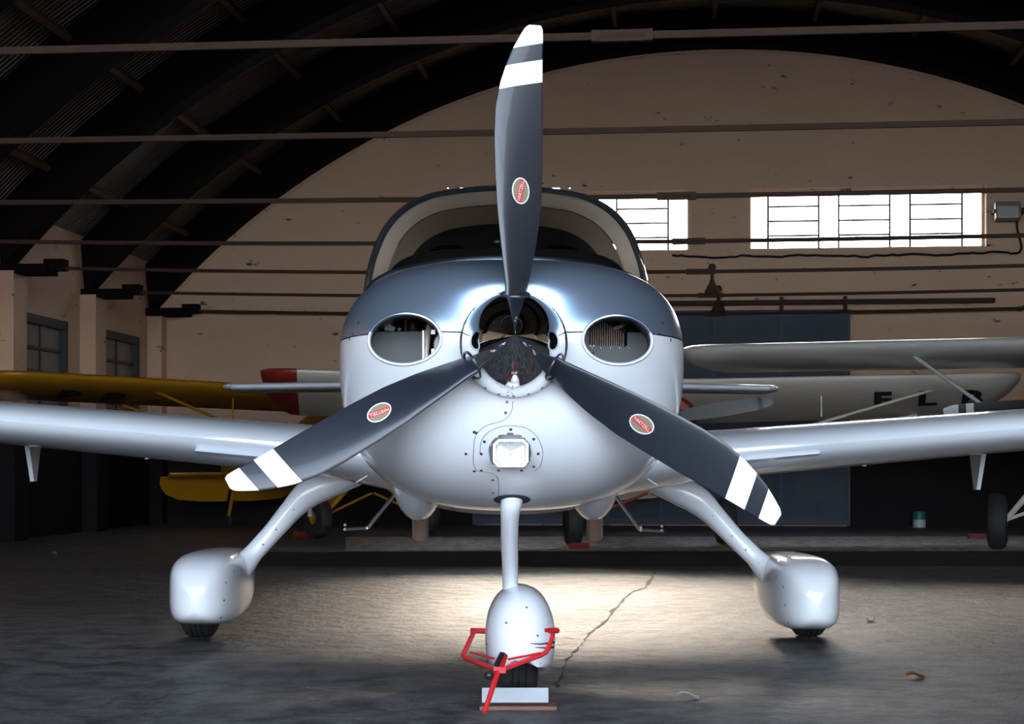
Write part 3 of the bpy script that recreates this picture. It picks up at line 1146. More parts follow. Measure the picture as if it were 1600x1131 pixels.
for t_ in (PI / 2, PI / 2 + 2 * PI / 3, PI / 2 - 2 * PI / 3):
    dirv = Vector((math.cos(t_), 0, math.sin(t_)))
    h = spb.ray_cast(HUB + Vector((0, SPY - 0.29, 0)) + dirv * 0.4, -dirv)
    if h[0] is not None:
        g.ball(h[0], 0.004, 8)
g.build('spinner_screws', M['screw'], plane, kind='stuff')

# propeller blades: outline measured along the blade, offsets in metres left / right of its axis
OUT = [(0.09, -0.028, 0.028), (0.13, -0.028, 0.032), (0.17, -0.028, 0.043), (0.234, -0.034, 0.056), (0.31, -0.042, 0.071), (0.42, -0.052, 0.085), (0.519, -0.058, 0.089),
       (0.636, -0.061, 0.091), (0.727, -0.057, 0.090), (0.804, -0.042, 0.0895), (0.865, -0.022, 0.0895), (0.905, -0.006, 0.090), (0.95, 0.018, 0.091), (0.975, 0.033, 0.090), (0.986, 0.046, 0.084)]
PIT = [(0.09, 46), (0.2, 42), (0.35, 33), (0.5, 26), (0.7, 20), (0.99, 14)]


def edges(r):
    return interp(r, [(a, b) for a, b, c in OUT]), interp(r, [(a, c) for a, b, c in OUT])


def blade_sec(r, skew=0.0, n=18):
    """closed section loop; the section follows a slanted line so that the stripes run aslant"""
    loop = []
    for side in (0, 1):
        for i in range(n):
            c = (1 - math.cos(PI * i / (n - 1))) / 2
            if side:
                c = 1 - c
            rr = r
            for _ in range(3):
                xl, xr = edges(rr)
                off = xl + (xr - xl) * c
                rr = min(max(r + skew * (off - 0.02), 0.06), 0.986)
            xl, xr = edges(rr)
            ch = xr - xl
            t = interp(rr, [(0.09, 0.5), (0.17, 0.42), (0.25, 0.24), (0.4, 0.13), (0.7, 0.085), (0.99, 0.06)])
            th = t * ch * 2.2 * (math.sqrt(max(c, 0)) * (1 - c)) * 1.18 + 0.001
            if rr < 0.2:
                th = max(th, t * ch * 2 * math.sqrt(max(c * (1 - c), 0)))
            p = math.tan(math.radians(interp(rr, PIT)))
            y = p * off
            y += -th * 0.72 if side == 0 else th * 0.28
            if i in (0, n - 1):
                y = p * off
            loop.append(Vector((off, y, rr)))
    return loop


def rs(a, b, n):
    return [a + (b - a) * i / n for i in range(n + 1)]


SK = 0.24
segs = [('body', rs(0.09, 0.795, 60), None, M['blade']), ('white_band', rs(0.795, 0.865, 10), 1, M['stripe']), ('black_band', rs(0.865, 0.915, 8), 1, M['blade']), ('white_tip', rs(0.915, 1.005, 16), 1, M['stripe'])]


def skew_at(r):
    return SK * min(max((r - 0.35) / 0.4, 0), 1)


blade_geo = []
for nm, rr, _, mt in segs:
    g = G().loft([blade_sec(r, skew_at(r)) for r in rr], True, True)
    blade_geo.append((nm, g, mt))
bb = G()
for nm, g, mt in blade_geo:
    bb.add(g.v, g.f)
blade_bvh = BVHTree.FromPolygons([tuple(p) for p in bb.v], bb.f)


def on_blade(x, z, lift):
    h = blade_bvh.ray_cast(Vector((x, -1, z)), Vector((0, 1, 0)))
    return Vector((x, (h[0].y if h[0] is not None else 0) - lift, z))


DC = Vector((0.021, 0, 0.469))


def disc(a, b, lift, band=None, n=40):
    """ellipse patch lying on the blade; long axis along the blade"""
    g = G()
    rows = []
    m = 10
    for j in range(m + 1):
        k = max(j / m, 0.01)
        rows.append([on_blade(DC.x + b * k * math.cos(2 * PI * i / n), DC.z + a * k * math.sin(2 * PI * i / n), lift) for i in range(n)])
    return g.loft(rows, True, False)


def band_geo(a, b, hw, lift, tilt=0.32):
    g = G()
    rows = []
    for j in range(13):
        s_ = -1 + 2 * j / 12
        lo, hi = [], []
        zz = a * 0.98 * s_
        row = []
        for i in range(7):
            off = tilt * b * s_ + hw * (-1 + 2 * i / 6)
            lim = b * math.sqrt(max(1 - (zz / a) ** 2, 0)) * 0.99
            off = max(-lim, min(lim, off))
            row.append(on_blade(DC.x + off, DC.z + zz, lift))
        rows.append(row)
    return g.loft(rows, False, False)


tv, tf = text_geo('HARTZELL', 0.0135)
tv2 = []
for p in tv:
    along, upv = p.x * 0.98, p.y * 1.15
    tv2.append(on_blade(DC.x - upv + 0.32 * 0.024 * (along / 0.038), DC.z + along, 0.0022))
for kb, ang in enumerate((0.0, -2 * PI / 3, 2 * PI / 3)):
    rot = Matrix.Rotation(-ang, 4, 'Y')
    root = None
    for nm, g, mt in blade_geo:
        vs = [rot @ p + HUB for p in g.v]
        if root is None:
            root = mk('propeller_blade', vs, g.f, mt, plane)
            root['label'] = ('black propeller blade standing upright', 'black propeller blade pointing down to the left', 'black propeller blade pointing down to the right')[(0, 2, 1)[kb]] if False else ['black propeller blade standing upright', 'black propeller blade pointing lower left', 'black propeller blade pointing lower right'][kb]
        else:
            mk(nm, vs, g.f, mt, root)
    for nm, g, mt in (('decal_ring', disc(0.041, 0.0275, 0.0006), M['decal_white']), ('decal_field', disc(0.037, 0.0235, 0.0011), M['decal_tan']), ('decal_band', band_geo(0.037, 0.0235, 0.0085, 0.0016), M['decal_red']), ('decal_lettering', G().add(tv2, tf), M['decal_white'])):
        mk(nm, [rot @ p + HUB for p in g.v], g.f, mt, root, smooth=False)
    # cut-out rim where the blade leaves the spinner
    rim_pts = []
    for i in range(40):
        t_ = 2 * PI * i / 40
        q = Vector((0.045 * math.cos(t_), 0.052 * math.sin(t_), 0))
        rad = 0.167 * (1 - min(max((SPY - q.y) / SPL, 0), 1) ** 1.75)
        rim_pts.append(Vector((q.x + 0.003, q.y, math.sqrt(max(rad * rad - q.x * q.x, 0)) + 0.0)))
    rim_pts.append(rim_pts[0])
    G().tube([rot @ p + HUB for p in rim_pts], 0.0045, 8, cap=False).build('blade_cuff', M['silver_dark'], plane)

# fuselage behind the cowl
FS = [  # y, half width, top, bottom, exponent up, exponent down
    (1.256, 0.598, 1.57, 0.637, 3.0, 2.6), (1.45, 0.605, 1.59, 0.63, 3.0, 2.6), (1.75, 0.615, 1.60, 0.62, 3.2, 2.7), (2.15, 0.625, 1.59, 0.615, 3.6, 2.8), (2.8, 0.63, 1.58, 0.62, 3.6, 2.8),
    (3.5, 0.58, 1.60, 0.66, 3.2, 2.6), (4.1, 0.47, 1.62, 0.76, 2.6, 2.4), (4.8, 0.33, 1.60, 0.92, 2.2, 2.2), (5.8, 0.19, 1.55, 1.05, 2.0, 2.0), (6.9, 0.07, 1.50, 1.20, 2.0, 2.0)]
rings = []
for i in range(55):
    y = 1.256 + (6.9 - 1.256) * i / 54
    pr = [interp(y, [(f[0], f[k]) for f in FS]) for k in range(1, 6)]
    zc = 1.15 if y < 3 else 1.15 + 0.2 * (y - 3) / 3.9
    rings.append([(sell(2 * PI * k / 96, pr[0], pr[1] - zc, zc - pr[2], pr[3], pr[4])) for k in range(96)])
    rings[-1] = [Vector((a_, y, b_ + zc)) for a_, b_ in rings[-1]]
fb = G().loft(rings, True, True)
bmf = bmesh.new()
mev = [bmf.verts.new(p) for p in fb.v]
for q in fb.f:
    bmf.faces.new([mev[i] for i in q])
bmesh.ops.recalc_face_normals(bmf, faces=bmf.faces)
for nm, up_side, mt in (('upper_fuselage', True, M['blue']), ('lower_fuselage', False, M['white'])):
    b = bmf.copy()
    bmesh.ops.bisect_plane(b, geom=b.verts[:] + b.edges[:] + b.faces[:], plane_co=(0, 0, SEAM), plane_no=(0, 0, 1), clear_outer=not up_side, clear_inner=up_side)
    me = bpy.data.meshes.new(nm)
    b.to_mesh(me); b.free()
    me.polygons.foreach_set('use_smooth', [True] * len(me.polygons))
    me.materials.append(mt)
    link(bpy.data.objects.new(nm, me), plane)
bmf.free()

# deck in front of the windshield
NW = 64


def base_pt(a):
    return Vector((0.612 * math.sin(a), 2.15 - 0.65 * max(math.cos(a), 0) ** 1.0, 1.583 + 0.078 * math.cos(a)))


rings = []
for k, (sc, dz) in enumerate(((1.0, 0.0), (0.95, -0.008), (0.75, -0.05))):
    ring = []
    for i in range(NW + 1):
        a = -PI / 2 + PI * i / NW
        p = base_pt(a)
        if k == 0:
            q = p
        elif k == 1:
            q = Vector((p.x + 0.012 * math.sin(a), p.y - 0.014 * math.cos(a), p.z - 0.052))
        else:
            q = Vector((p.x + 0.02 * math.sin(a), p.y - 0.05 * math.cos(a), p.z - 0.10))
        ring.append(q)
    rings.append(ring)
back = [Vector((p.x * 0.9, p.y + 0.12, p.z - 0.03)) for p in rings[0]]
G().loft([back] + rings, False, False).build('windshield_deck', M['blue'], plane)

G().tube([p + Vector((0, -0.004, -0.002)) for p in rings[1]][4:-4], 0.0035, 6).build('deck_seam', M['gap'], plane)
# canopy arch (front edge of the roof)
AX = [(-0.645, 1.59), (-0.635, 1.68), (-0.612, 1.775), (-0.56, 1.895), (-0.48, 1.985), (-0.373, 2.044), (-0.27, 2.068), (-0.127, 2.085), (0, 2.09)]
AX = AX + [(-a_, b_) for a_, b_ in AX[-2::-1]]
arch = smooth_poly([(a_, 2.3, b_) for a_, b_ in AX], NW + 1)
AC = Vector((0, 2.3, 1.60))


def arch_s(k, y, dz=0.0):
    return [Vector((AC.x + (p.x - AC.x) * k, y, AC.z + (p.z - AC.z) * k + dz)) for p in arch]


G().loft([arch_s(0.955, 2.30), arch_s(0.985, 2.275), arch_s(1.0, 2.30), arch_s(1.0, 2.40), arch_s(0.955, 2.40), arch_s(0.955, 2.30)], False, False).build('windshield_frame', M['silver_dark'], plane)
gb = [base_pt(-PI / 2 + PI * i / NW) for i in range(NW + 1)]
ga = arch_s(0.965, 2.29)
rings = []
for j in range(13):
    t_ = j / 12
    row = []
    for i in range(NW + 1):
        p = gb[i].lerp(ga[i], t_)
        bul = math.sin(PI * t_) * 0.045
        a = -PI / 2 + PI * i / NW
        row.append(p + Vector((math.sin(a) * bul * 0.5, -math.cos(a) * bul, bul * 0.5 * math.cos(a))))
    rings.append(row)
G().loft(rings, False, False).build('windshield', M['windshield'], plane)
# base gasket
G().tube([p + Vector((0, -0.004, 0.002)) for p in gb], 0.006, 6).build('windshield_seal', M['blackplastic'], plane)
# roof shell
roof_y = [(2.40, 1.0, 0.0), (2.75, 1.015, 0.0), (3.1, 1.0, 0.0), (3.5, 0.93, -0.01), (3.9, 0.80, -0.02), (4.3, 0.60, -0.03), (4.7, 0.35, -0.04), (5.0, 0.14, -0.05)]
sel = lambda a, b: list(range(a, b + 1))
roof_r = [arch_s(k, y, dz) for y, k, dz in roof_y]
lo, hi = 17, NW - 17
G().loft([r[lo:hi + 1] for r in roof_r], False, False).build('cabin_roof', M['silver_dark'], plane)
for (a_, b_), nm in (((0, lo), 'left'), ((hi, NW), 'right')):
    G().loft([r[a_:b_ + 1] for r in roof_r[0:4]], False, False).build('side_window', M['windshield'], plane)
    G().loft([r[a_:b_ + 1] for r in roof_r[3:]], False, False).build('rear_pillar', M['silver_dark'], plane)
# interior
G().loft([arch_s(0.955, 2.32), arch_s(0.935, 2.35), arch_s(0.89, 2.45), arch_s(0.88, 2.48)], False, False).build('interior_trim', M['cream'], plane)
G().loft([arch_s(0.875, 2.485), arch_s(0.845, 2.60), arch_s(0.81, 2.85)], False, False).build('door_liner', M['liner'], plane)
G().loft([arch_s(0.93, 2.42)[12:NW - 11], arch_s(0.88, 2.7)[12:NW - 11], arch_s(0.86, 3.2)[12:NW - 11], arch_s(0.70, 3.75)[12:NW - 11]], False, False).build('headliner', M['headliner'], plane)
bkh = arch_s(0.86, 3.72)
G().add(bkh, [tuple(range(len(bkh)))]).build('cabin_bulkhead', M['headliner'], plane, smooth=False)
rings = []
for y, hw, zt in ((1.72, 0.34, 1.66), (1.82, 0.46, 1.735), (2.0, 0.52, 1.765), (2.28, 0.53, 1.765)):
    rings.append([Vector((sell(PI * k / 32, hw, zt - 1.57, 0.1, 3.4, 2)[0], y, 1.57 + sell(PI * k / 32, hw, zt - 1.57, 0.1, 3.4, 2)[1])) for k in range(33)])
G().loft([[Vector((p.x, 1.70, 1.58)) for p in rings[0]]] + rings + [[Vector((p.x, 2.3, 1.57)) for p in rings[-1]]], False, False).build('glareshield', M['fabric'], plane)
for sx in (-1, 1):
    rings = []
    for z, w_, d_ in ((1.50, 0.19, 0.08), (1.70, 0.19, 0.075), (1.80, 0.17, 0.065), (1.845, 0.13, 0.05), (1.862, 0.06, 0.02)):
        rings.append([Vector((sx * 0.30 - 0.02 + sell(2 * PI * k / 24, w_, d_, d_, 3, 3)[0], 2.95 + sell(2 * PI * k / 24, w_, d_, d_, 3, 3)[1], z)) for k in range(24)])
    G().loft(rings, True, True).build('seat_back', M['tan'], plane)
    hr = G().box((sx * 0.30, 3.35, 1.86), (0.20, 0.09, 0.20)).build('rear_headrest', M['fabric'], plane)
    bv_ = hr.modifiers.new('round', 'BEVEL'); bv_.width = 0.04; bv_.segments = 4
    a_ = L(666 if sx < 0 else 922, 331, 2.52); b_ = L(768 if sx < 0 else 850, 313 if sx < 0 else 316, 2.58)
    G().tube([a_, a_.lerp(b_, 0.15), a_.lerp(b_, 0.16), b_], [0.011, 0.011, 0.005, 0.004], 8).build('sun_visor_rail', M['visor'], plane)
    G().ball(a_, 0.008, 10).build('visor_knob', M['offwhite'], plane)
G().ball(L(777, 378, 2.1), 0.018, 12, (1, 0.6, 0.6)).build('compass', M['blackplastic'], plane)
g = G()
for px in (700, 725, 869, 890):
    g.box(L(px, 294.5, 2.31), (0.035 if px in (725, 869) else 0.008, 0.02, 0.005))
g.build('roof_vent_strip', M['steel'], plane, smooth=False, kind='stuff')


# wings
def airfoil(n=22):
    up, dn = [], []
    for i in range(n + 1):
        c = (1 - math.cos(PI * i / n)) / 2
        t = 5 * (0.2969 * math.sqrt(c) - 0.1260 * c - 0.3516 * c * c + 0.2843 * c ** 3 - 0.1036 * c ** 4)
        cam_ = 0.03 * 4 * c * (1 - c)
        up.append((c, t, cam_)); dn.append((c, -t, cam_))
    return up + dn[-2:0:-1]


AF = airfoil()


def wing_sec(x, yle, ch, z, t, inc=0.03):
    return [Vector((x, yle + c * ch, z + tt * t + cam_ * t * 0.6 - inc * (c - 0.3) * ch)) for c, tt, cam_ in AF]


def zcen(sg, ax):
    if sg < 0:
        return 0.907 + 0.088 * (ax - 0.935)
    return 0.88 + 0.081 * (ax - 0.95)


for sg in (-1, 1):
    secs = []
    for ax in [0.30, 0.5, 0.6, 0.7, 0.85, 1.0, 1.4, 2.0, 2.4, 3.4, 4.6, 5.5, 5.75, 5.85]:
        z = zcen(sg, ax) - 0.02 * max(0, 0.85 - ax) / 0.35
        t = interp(ax, [(0.3, 0.29), (0.6, 0.265), (0.85, 0.235), (1.0, 0.225), (2.4, 0.195), (5.5, 0.12), (5.85, 0.04)])
        ch = interp(ax, [(0.3, 1.75), (0.6, 1.66), (0.85, 1.58), (5.5, 0.95), (5.85, 0.6)])
        yle = interp(ax, [(0.3, 1.93), (0.6, 2.0), (0.85, 2.06), (5.5, 2.25), (5.85, 2.5)])
        secs.append(wing_sec(sg * ax, yle, ch, z - 0.012, t))
    w = G().loft(secs, True, True).build('wing', M['wing'], plane)
    w['label'] = 'pale silver wing on the left of the picture' if sg < 0 else 'pale silver wing on the right of the picture'
    # stall strip
    pa_, pb_ = (305, 703), (425, 714)
    if sg > 0:
        pa_, pb_ = (1281, 707), (1160, 718)
    a_, b_ = L(*pa_, 2.10), L(*pb_, 2.075)
    a_.y += 0.012; b_.y += 0.012
    rings = []
    for p in (a_, b_):
        rings.append([p + Vector((0, -0.030, -0.004)), p + Vector((0, 0.03, 0.014)), p + Vector((0, 0.03, -0.018))])
    G().loft(rings, True, True).build('stall_strip', M['wing'], w, smooth=False)
    # flap hinge fairing hanging from the trailing edge
    fx, fy0, fy1 = (52, 697, 752) if sg < 0 else (1527, 709, 765)
    yb = 3.1
    p0, p1 = L(fx, fy0, yb), L(fx, fy1, yb)
    G().add([p0 + Vector((-.012, -.12, .02)), p0 + Vector((.012, -.12, .02)), p0 + Vector((.012, .1, .02)), p0 + Vector((-.012, .1, .02)),
             p1 + Vector((-.010, -.02, 0)), p1 + Vector((.010, -.02, 0)), p1 + Vector((.010, .03, 0)), p1 + Vector((-.010, .03, 0))],
            [(0, 1, 2, 3), (4, 7, 6, 5), (0, 4, 5, 1), (1, 5, 6, 2), (2, 6, 7, 3), (3, 7, 4, 0)]).box(p0 + Vector((-sg * 0.02, 0, 0.01)), (0.05, 0.16, 0.012)).build('hinge_fairing', M['white'], w, smooth=False)
    # small fuel vent and drain
    vx = 483 if sg < 0 else 1097
    p0, p1 = L(vx, 775, 2.95), L(vx - sg * 1, 807, 2.95)
    G().tube([p0, p1], 0.012, 10).build('fuel_vent', M['white'], w)
    pd_ = L(230 if sg < 0 else 1350, 722 if sg < 0 else 733, 2.6)
    G().box(pd_ + Vector((0, 0, 0.020)), (0.014, 0.03, 0.012)).build('fuel_drain', M['greypaint'], w, smooth=False)

    # main gear leg and wheel pant
    def mx(px):
        return px if sg < 0 else 1577 - px - 0

    ylg = 2.78
    if sg < 0:
        leg = [(592, 736), (545, 748), (506, 759), (478, 774), (455, 797), (425, 832), (397, 863), (380, 882), (362, 897), (340, 911)]
        wid = [8, 17, 23, 22, 17.5, 15, 15, 19, 26, 38]
        pant_c, pt = (325, 918), (272, 862, 378, 972)
        ty = (314, 993)
    else:
        leg = [(976, 742), (1024, 755), (1064, 768), (1092, 783), (1117, 807), (1150, 842), (1179, 870), (1197, 888), (1216, 903), (1238, 917)]
        wid = [8, 17, 23, 22, 17.5, 15, 15, 19, 26, 38]
        pant_c, pt = (1253, 924), (1202, 868, 1304, 980)
        ty = (1262, 999)
    lp = smooth_poly([L(a_, b_, ylg - (0, 0, 0, 0, 0, 0, 0.02, 0.045, 0.07, 0.09)[i]) for i, (a_, b_) in enumerate(leg)], 40)
    lw = [interp(i / 39 * 9, list(enumerate(wid))) / 325.0 for i in range(40)]
    G().tube(lp, lw, 20).build('gear_leg', M['white'], plane)
    g = G()
    for i in (17, 21, 24, 28):
        g.lathe([(0.001, 0.0015), (0.005, 0.001), (0.005, -0.003)], lp[i] + Vector((-sg * 0.012, -lw[i] * 0.97, 0)), (0, -1, 0), 8)
    prow = ((365, 893), (353, 910), (350, 938), (345, 965)) if sg < 0 else ((1213, 902), (1224, 917), (1227, 945), (1231, 973))
    # pant
    cxp = L((pt[0] + pt[2]) / 2, (pt[1] + pt[3]) / 2, 2.5)
    hw0 = (pt[2] - pt[0]) / 2 / 337.0
    hh0 = (pt[3] - pt[1]) / 2 / 337.0
    rings = []
    prs = [(2.14, 0.05), (2.15, 0.30), (2.18, 0.55), (2.24, 0.77), (2.33, 0.92), (2.45, 0.99), (2.6, 1.0), (2.8, 0.99), (3.0, 0.90), (3.25, 0.70), (3.5, 0.40), (3.65, 0.10)]
    for y, k in prs:
        ring = []
        for q in range(48):
            a_, b_ = sell(2 * PI * q / 48, hw0 * k, hh0 * (k if y > 2.6 else k), hh0 * (0.35 + 0.65 * k if y < 2.6 else k), 3.6, 4.2)
            zz = cxp.z + b_ + (0.10 * (1 - k) if y > 2.8 else -0.02 * (1 - k))
            lift = 0.0
            # slight flare of the top towards the leg
            ring.append(Vector((cxp.x + a_, y, zz)))
        rings.append(ring)
    pg = G().loft(rings, True, True)
    pant = pg.build('wheel_pant', M['white'], plane)
    pb_ = BVHTree.FromPolygons([tuple(p) for p in pg.v], pg.f)
    for px, py in prow:
        h = pb_.ray_cast(CL, ldir(px, py).normalized())
        if h[0] is not None:
            g.lathe([(0.001, 0.0015), (0.005, 0.001), (0.005, -0.003)], h[0], h[1] if h[1].y < 0 else -h[1], 8)
    g.build('pant_screws', M['screw'], pant, kind='stuff')
    tc_ = L(ty[0], ty[1], ylg)
    R_t, W_t = 0.19, 0.075
    tprof = [(0.06, -W_t * 0.7), (0.12, -W_t), (0.16, -W_t), (0.183, -W_t * 0.75), (0.19, -W_t * 0.45), (0.19, -W_t * 0.36), (0.184, -W_t * 0.34), (0.184, -W_t * 0.28), (0.19, -W_t * 0.26), (0.19, -W_t * 0.05), (0.184, -W_t * 0.04),
             (0.184, W_t * 0.04), (0.19, W_t * 0.05), (0.19, W_t * 0.26), (0.184, W_t * 0.28), (0.184, W_t * 0.34), (0.19, W_t * 0.36), (0.19, W_t * 0.45), (0.183, W_t * 0.75), (0.16, W_t), (0.12, W_t), (0.06, W_t * 0.7)]
    G().lathe(tprof, (tc_.x, ylg, R_t), (1, 0, 0), 48).build('tyre', M['rubber'], plane)

    # entrance step
    if sg < 0:
        stp = [L(617, 772, 3.3), L(575, 824, 3.3), L(573, 826, 3.3), L(541, 826, 3.3)]
        en = [(539, 820), (539, 827)]
    else:
        stp = [L(962, 776, 3.3), L(999, 827, 3.3), L(1001, 829, 3.3), L(1034, 829, 3.3)]
        en = [(1034, 822), (1034, 829), (1001, 824), (1001, 828)]
    s0 = G().tube(stp[:2], 0.011, 8).build('entrance_step', M['steel'], plane)
    tr_ = G()
    for dy in (0.0, -0.10):
        tr_.tube([stp[1] + Vector((0, dy, 0)), stp[3] + Vector((0, dy, 0))], 0.007, 8)
    tr_.tube([stp[1] + Vector((0, 0, 0)), stp[1] + Vector((0, -0.1, 0))], 0.007, 8)
    tr_.build('step_tread', M['steel'], s0)
    g = G()
    for q in en:
        g.ball(L(*q, 3.2), 0.009, 8)
    g.build('step_end', M['offwhite'], s0, kind='stuff')

    # exhaust blister and stub
    ex = L(650 if sg < 0 else 932, 778, 0.75)
    rings = []
    for i in range(15):
        t_ = i / 14
        y = 0.40 + 1.0 * t_
        k = math.sin(PI * (0.03 + 0.94 * t_))
        rings.append([Vector((ex.x + 0.105 * k * math.cos(2 * PI * q / 28) * (1.0 if math.sin(2 * PI * q / 28) > 0 else 0.95), y, ex.z + 0.085 + 0.10 * (1 - t_) ** 2 - 0.02 * t_ + (0.185 * k) * math.sin(2 * PI * q / 28))) for q in range(28)])
    G().loft(rings, True, True).build('exhaust_blister', M['white'], plane)
    e0, e1 = L(657 if sg < 0 else 929, 800, 1.05), L(657 if sg < 0 else 929, 838, 1.12)
    G().tube([e0, e1], 0.031, 20, cap=False).tube([e0 + Vector((0, 0, .03)), e1 + Vector((0, 0, 0.002))], 0.027, 20).build('exhaust_stub', M['exhaust'], plane)
    # antenna wire / step line at the wing root
    q = [L(*a_, 1.9) for a_ in (((556, 754), (574, 743)) if sg < 0 else ((1012, 748), (1027, 758)))]
    G().tube(q, 0.003, 6).build('root_antenna', M['white'], plane)
    # stabilizer half and its tip
    ys = 6.05
    x0, xt = 0.06, (L(352, 600, ys).x if sg < 0 else L(1214, 602, ys).x)
    zs = L(500, 598, ys).z
    secs = []
    for t_ in (0, 0.5, 1.0):
        x = sg * x0 + (xt - sg * x0) * t_
        secs.append(wing_sec(x, ys + 0.25 * t_, 0.75 - 0.25 * t_, zs - 0.004 + (L(0, 601 if sg < 0 else 603, ys).z - zs) * t_, 0.075 - 0.012 * t_))
    sb = G().loft(secs, True, True).build('stabilizer', M['wing'], plane)
    tp = []
    for t_, k in ((0, 1.0), (0.3, 0.98), (0.7, 0.7), (0.92, 0.35), (1.0, 0.02)):
        x = xt + sg * 0.085 * t_
        tp.append([Vector((x, ys + 0.2 + 0.24 * (1 + k * math.cos(2 * PI * q / 20)), secs[-1][0].z + 0.03 * k * math.sin(2 * PI * q / 20))) for q in range(20)])
    G().loft(tp, True, True).build('stabilizer_tip', M['white'], sb)

# tail fin (hidden behind the cabin from the front)
secs = []
for z, yle, ch, t in ((1.40, 5.6, 1.35, 0.12), (2.0, 5.95, 0.95, 0.09), (2.45, 6.25, 0.65, 0.05)):
    secs.append([Vector((tt * t, yle + c * ch, z)) for c, tt, cam_ in AF])
G().loft(secs, True, True).build('tail_fin', M['wing'], plane)

# nose gear: leg, boot opening, pant, tyre
ysl = on_cowl(800, 781)[0].y
npts = smooth_poly([L(800, 738, ysl + 0.02), L(800, 758, ysl + 0.012), L(800, 778, ysl + 0.008), L(797, 800, ysl + 0.03), L(796, 840, ysl + 0.35 * (0.80 - ysl)), L(797, 890, ysl + 0.75 * (0.80 - ysl)), L(797, 928, 0.80)], 32)
G().tube(npts, [interp(i / 31, [(0, 0.030), (0.2, 0.036), (0.38, 0.037), (0.55, 0.031), (1.0, 0.027)]) for i in range(32)], 24).build('nose_gear_leg', M['white'], plane)
hp = []
for k in range(32):
    t_ = 2 * PI * k / 32
    p, n = on_cowl(800 + 29 * math.cos(t_), 780 + 7.5 * math.sin(t_))
    if p is not None:
        hp.append(p + n * 0.002)
hc = sum(hp, Vector()) / len(hp)
G().add(hp + [hc], [(k, (k + 1) % len(hp), len(hp)) for k in range(len(hp))]).build('leg_boot_opening', M['gap'], plane)
cxn = L(813, 990, 0.62)
rings = []
prs = [(0.44, 0.04), (0.446, 0.28), (0.47, 0.55), (0.51, 0.77), (0.57, 0.93), (0.65, 1.0), (0.80, 1.0), (1.0, 0.9), (1.2, 0.62), (1.36, 0.3), (1.42, 0.06)]
zb, ztp = L(0, 1060, 0.5).z, L(0, 919, 0.62).z
zmid = zb + 0.40 * (ztp - zb)
hwn = 111 / 2 / 452.0
for y, k in prs:
    ring = []
    for q in range(48):
        th = 2 * PI * q / 48
        a_, b_ = sell(th, hwn * k, (ztp - zmid) * k, (zmid - zb) * (0.25 + 0.75 * k), 2.2, 4.5)
        if b_ < 0:
            a_ *= 1 - 0.06 * abs(b_) / (zmid - zb)
        zz = zmid + b_ + (0.05 * (1 - k) if y > 0.8 else 0)
        # arched cut-out in front of the tyre
        if zz < zb + 0.055 and abs(a_) < 0.075:
            zz = zb + 0.055 - 0.03 * (abs(a_) / 0.075) ** 2
        ring.append(Vector((cxn.x + a_, y, zz)))
    rings.append(ring)
ng = G().loft(rings, True, True)
npant = ng.build('nose_wheel_pant', M['white'], plane)
nb_ = BVHTree.FromPolygons([tuple(p) for p in ng.v], ng.f)
g = G()
for px, py in ((771, 949), (823, 949), (840, 993), (844, 1037), (791, 973), (767, 1037)):
    h = nb_.ray_cast(CL, ldir(px, py).normalized())
    if h[0] is not None:
        g.lathe([(0.001, 0.0012), (0.004, 0.001), (0.004, -0.002)], h[0], h[1] if h[1].y < 0 else -h[1], 8)
g.build('pant_screws', M['screw'], npant, kind='stuff')
g = G()
for run in ([(828, 1005), (845, 1006), (866, 1003)], [(836, 1011), (850, 1012), (865, 1011)], [(757, 1006), (761, 1006.5)], [(757, 1012), (761, 1012.5)]):
    pts = []
    for v in smooth_poly([(a_, b_, 0) for a_, b_ in run], 14):
        h = nb_.ray_cast(CL, ldir(v.x, v.y).normalized())
        if h[0] is not None:
            pts.append(h[0])
    if len(pts) > 2:
        g.tube(pts, [0.001 + 0.003 * i / (len(pts) - 1) for i in range(len(pts))], 6)
g.build('pant_pinstripe', M['cubblack'], npant, kind='stuff')
g = G()
pts = []
for px, py in ((770, 949), (762, 975), (759, 1000)):
    h = nb_.ray_cast(CL, ldir(px, py).normalized())
    if h[0] is not None:
        pts.append(h[0])
W_t = 0.07
tprof = [(0.05, -W_t * 0.7), (0.10, -W_t), (0.14, -W_t), (0.166, -W_t * 0.8), (0.175, -W_t * 0.55), (0.175, -W_t * 0.36), (0.169, -W_t * 0.34), (0.169, -W_t * 0.26), (0.175, -W_t * 0.24), (0.175, -W_t * 0.04), (0.169, -W_t * 0.03),
         (0.169, W_t * 0.05), (0.175, W_t * 0.06), (0.175, W_t * 0.3), (0.169, W_t * 0.32), (0.169, W_t * 0.4), (0.175, W_t * 0.42), (0.175, W_t * 0.55), (0.166, W_t * 0.8), (0.14, W_t), (0.10, W_t), (0.05, W_t * 0.7)]
G().lathe(tprof, (cxn.x - 0.006, 0.80, 0.175), (1, 0, 0), 48).build('nose_tyre', M['rubber'], plane)
# belly drain fittings
for px, py in ((850, 778), (858, 779), (776, 795)):
    p = L(px, py, 0.72)
    G().tube([p + Vector((0, 0, 0.03)), p + Vector((0, 0, -0.006))], 0.006, 8).build('belly_drain', M['steel'], plane)

# ------------------------------------------------------------------ tow bar and chock at the nose wheel


def Wp(px, py, y):
    d = ray(px, py)
    return Vector((d.x * y, y, CAMZ + d.z * y))


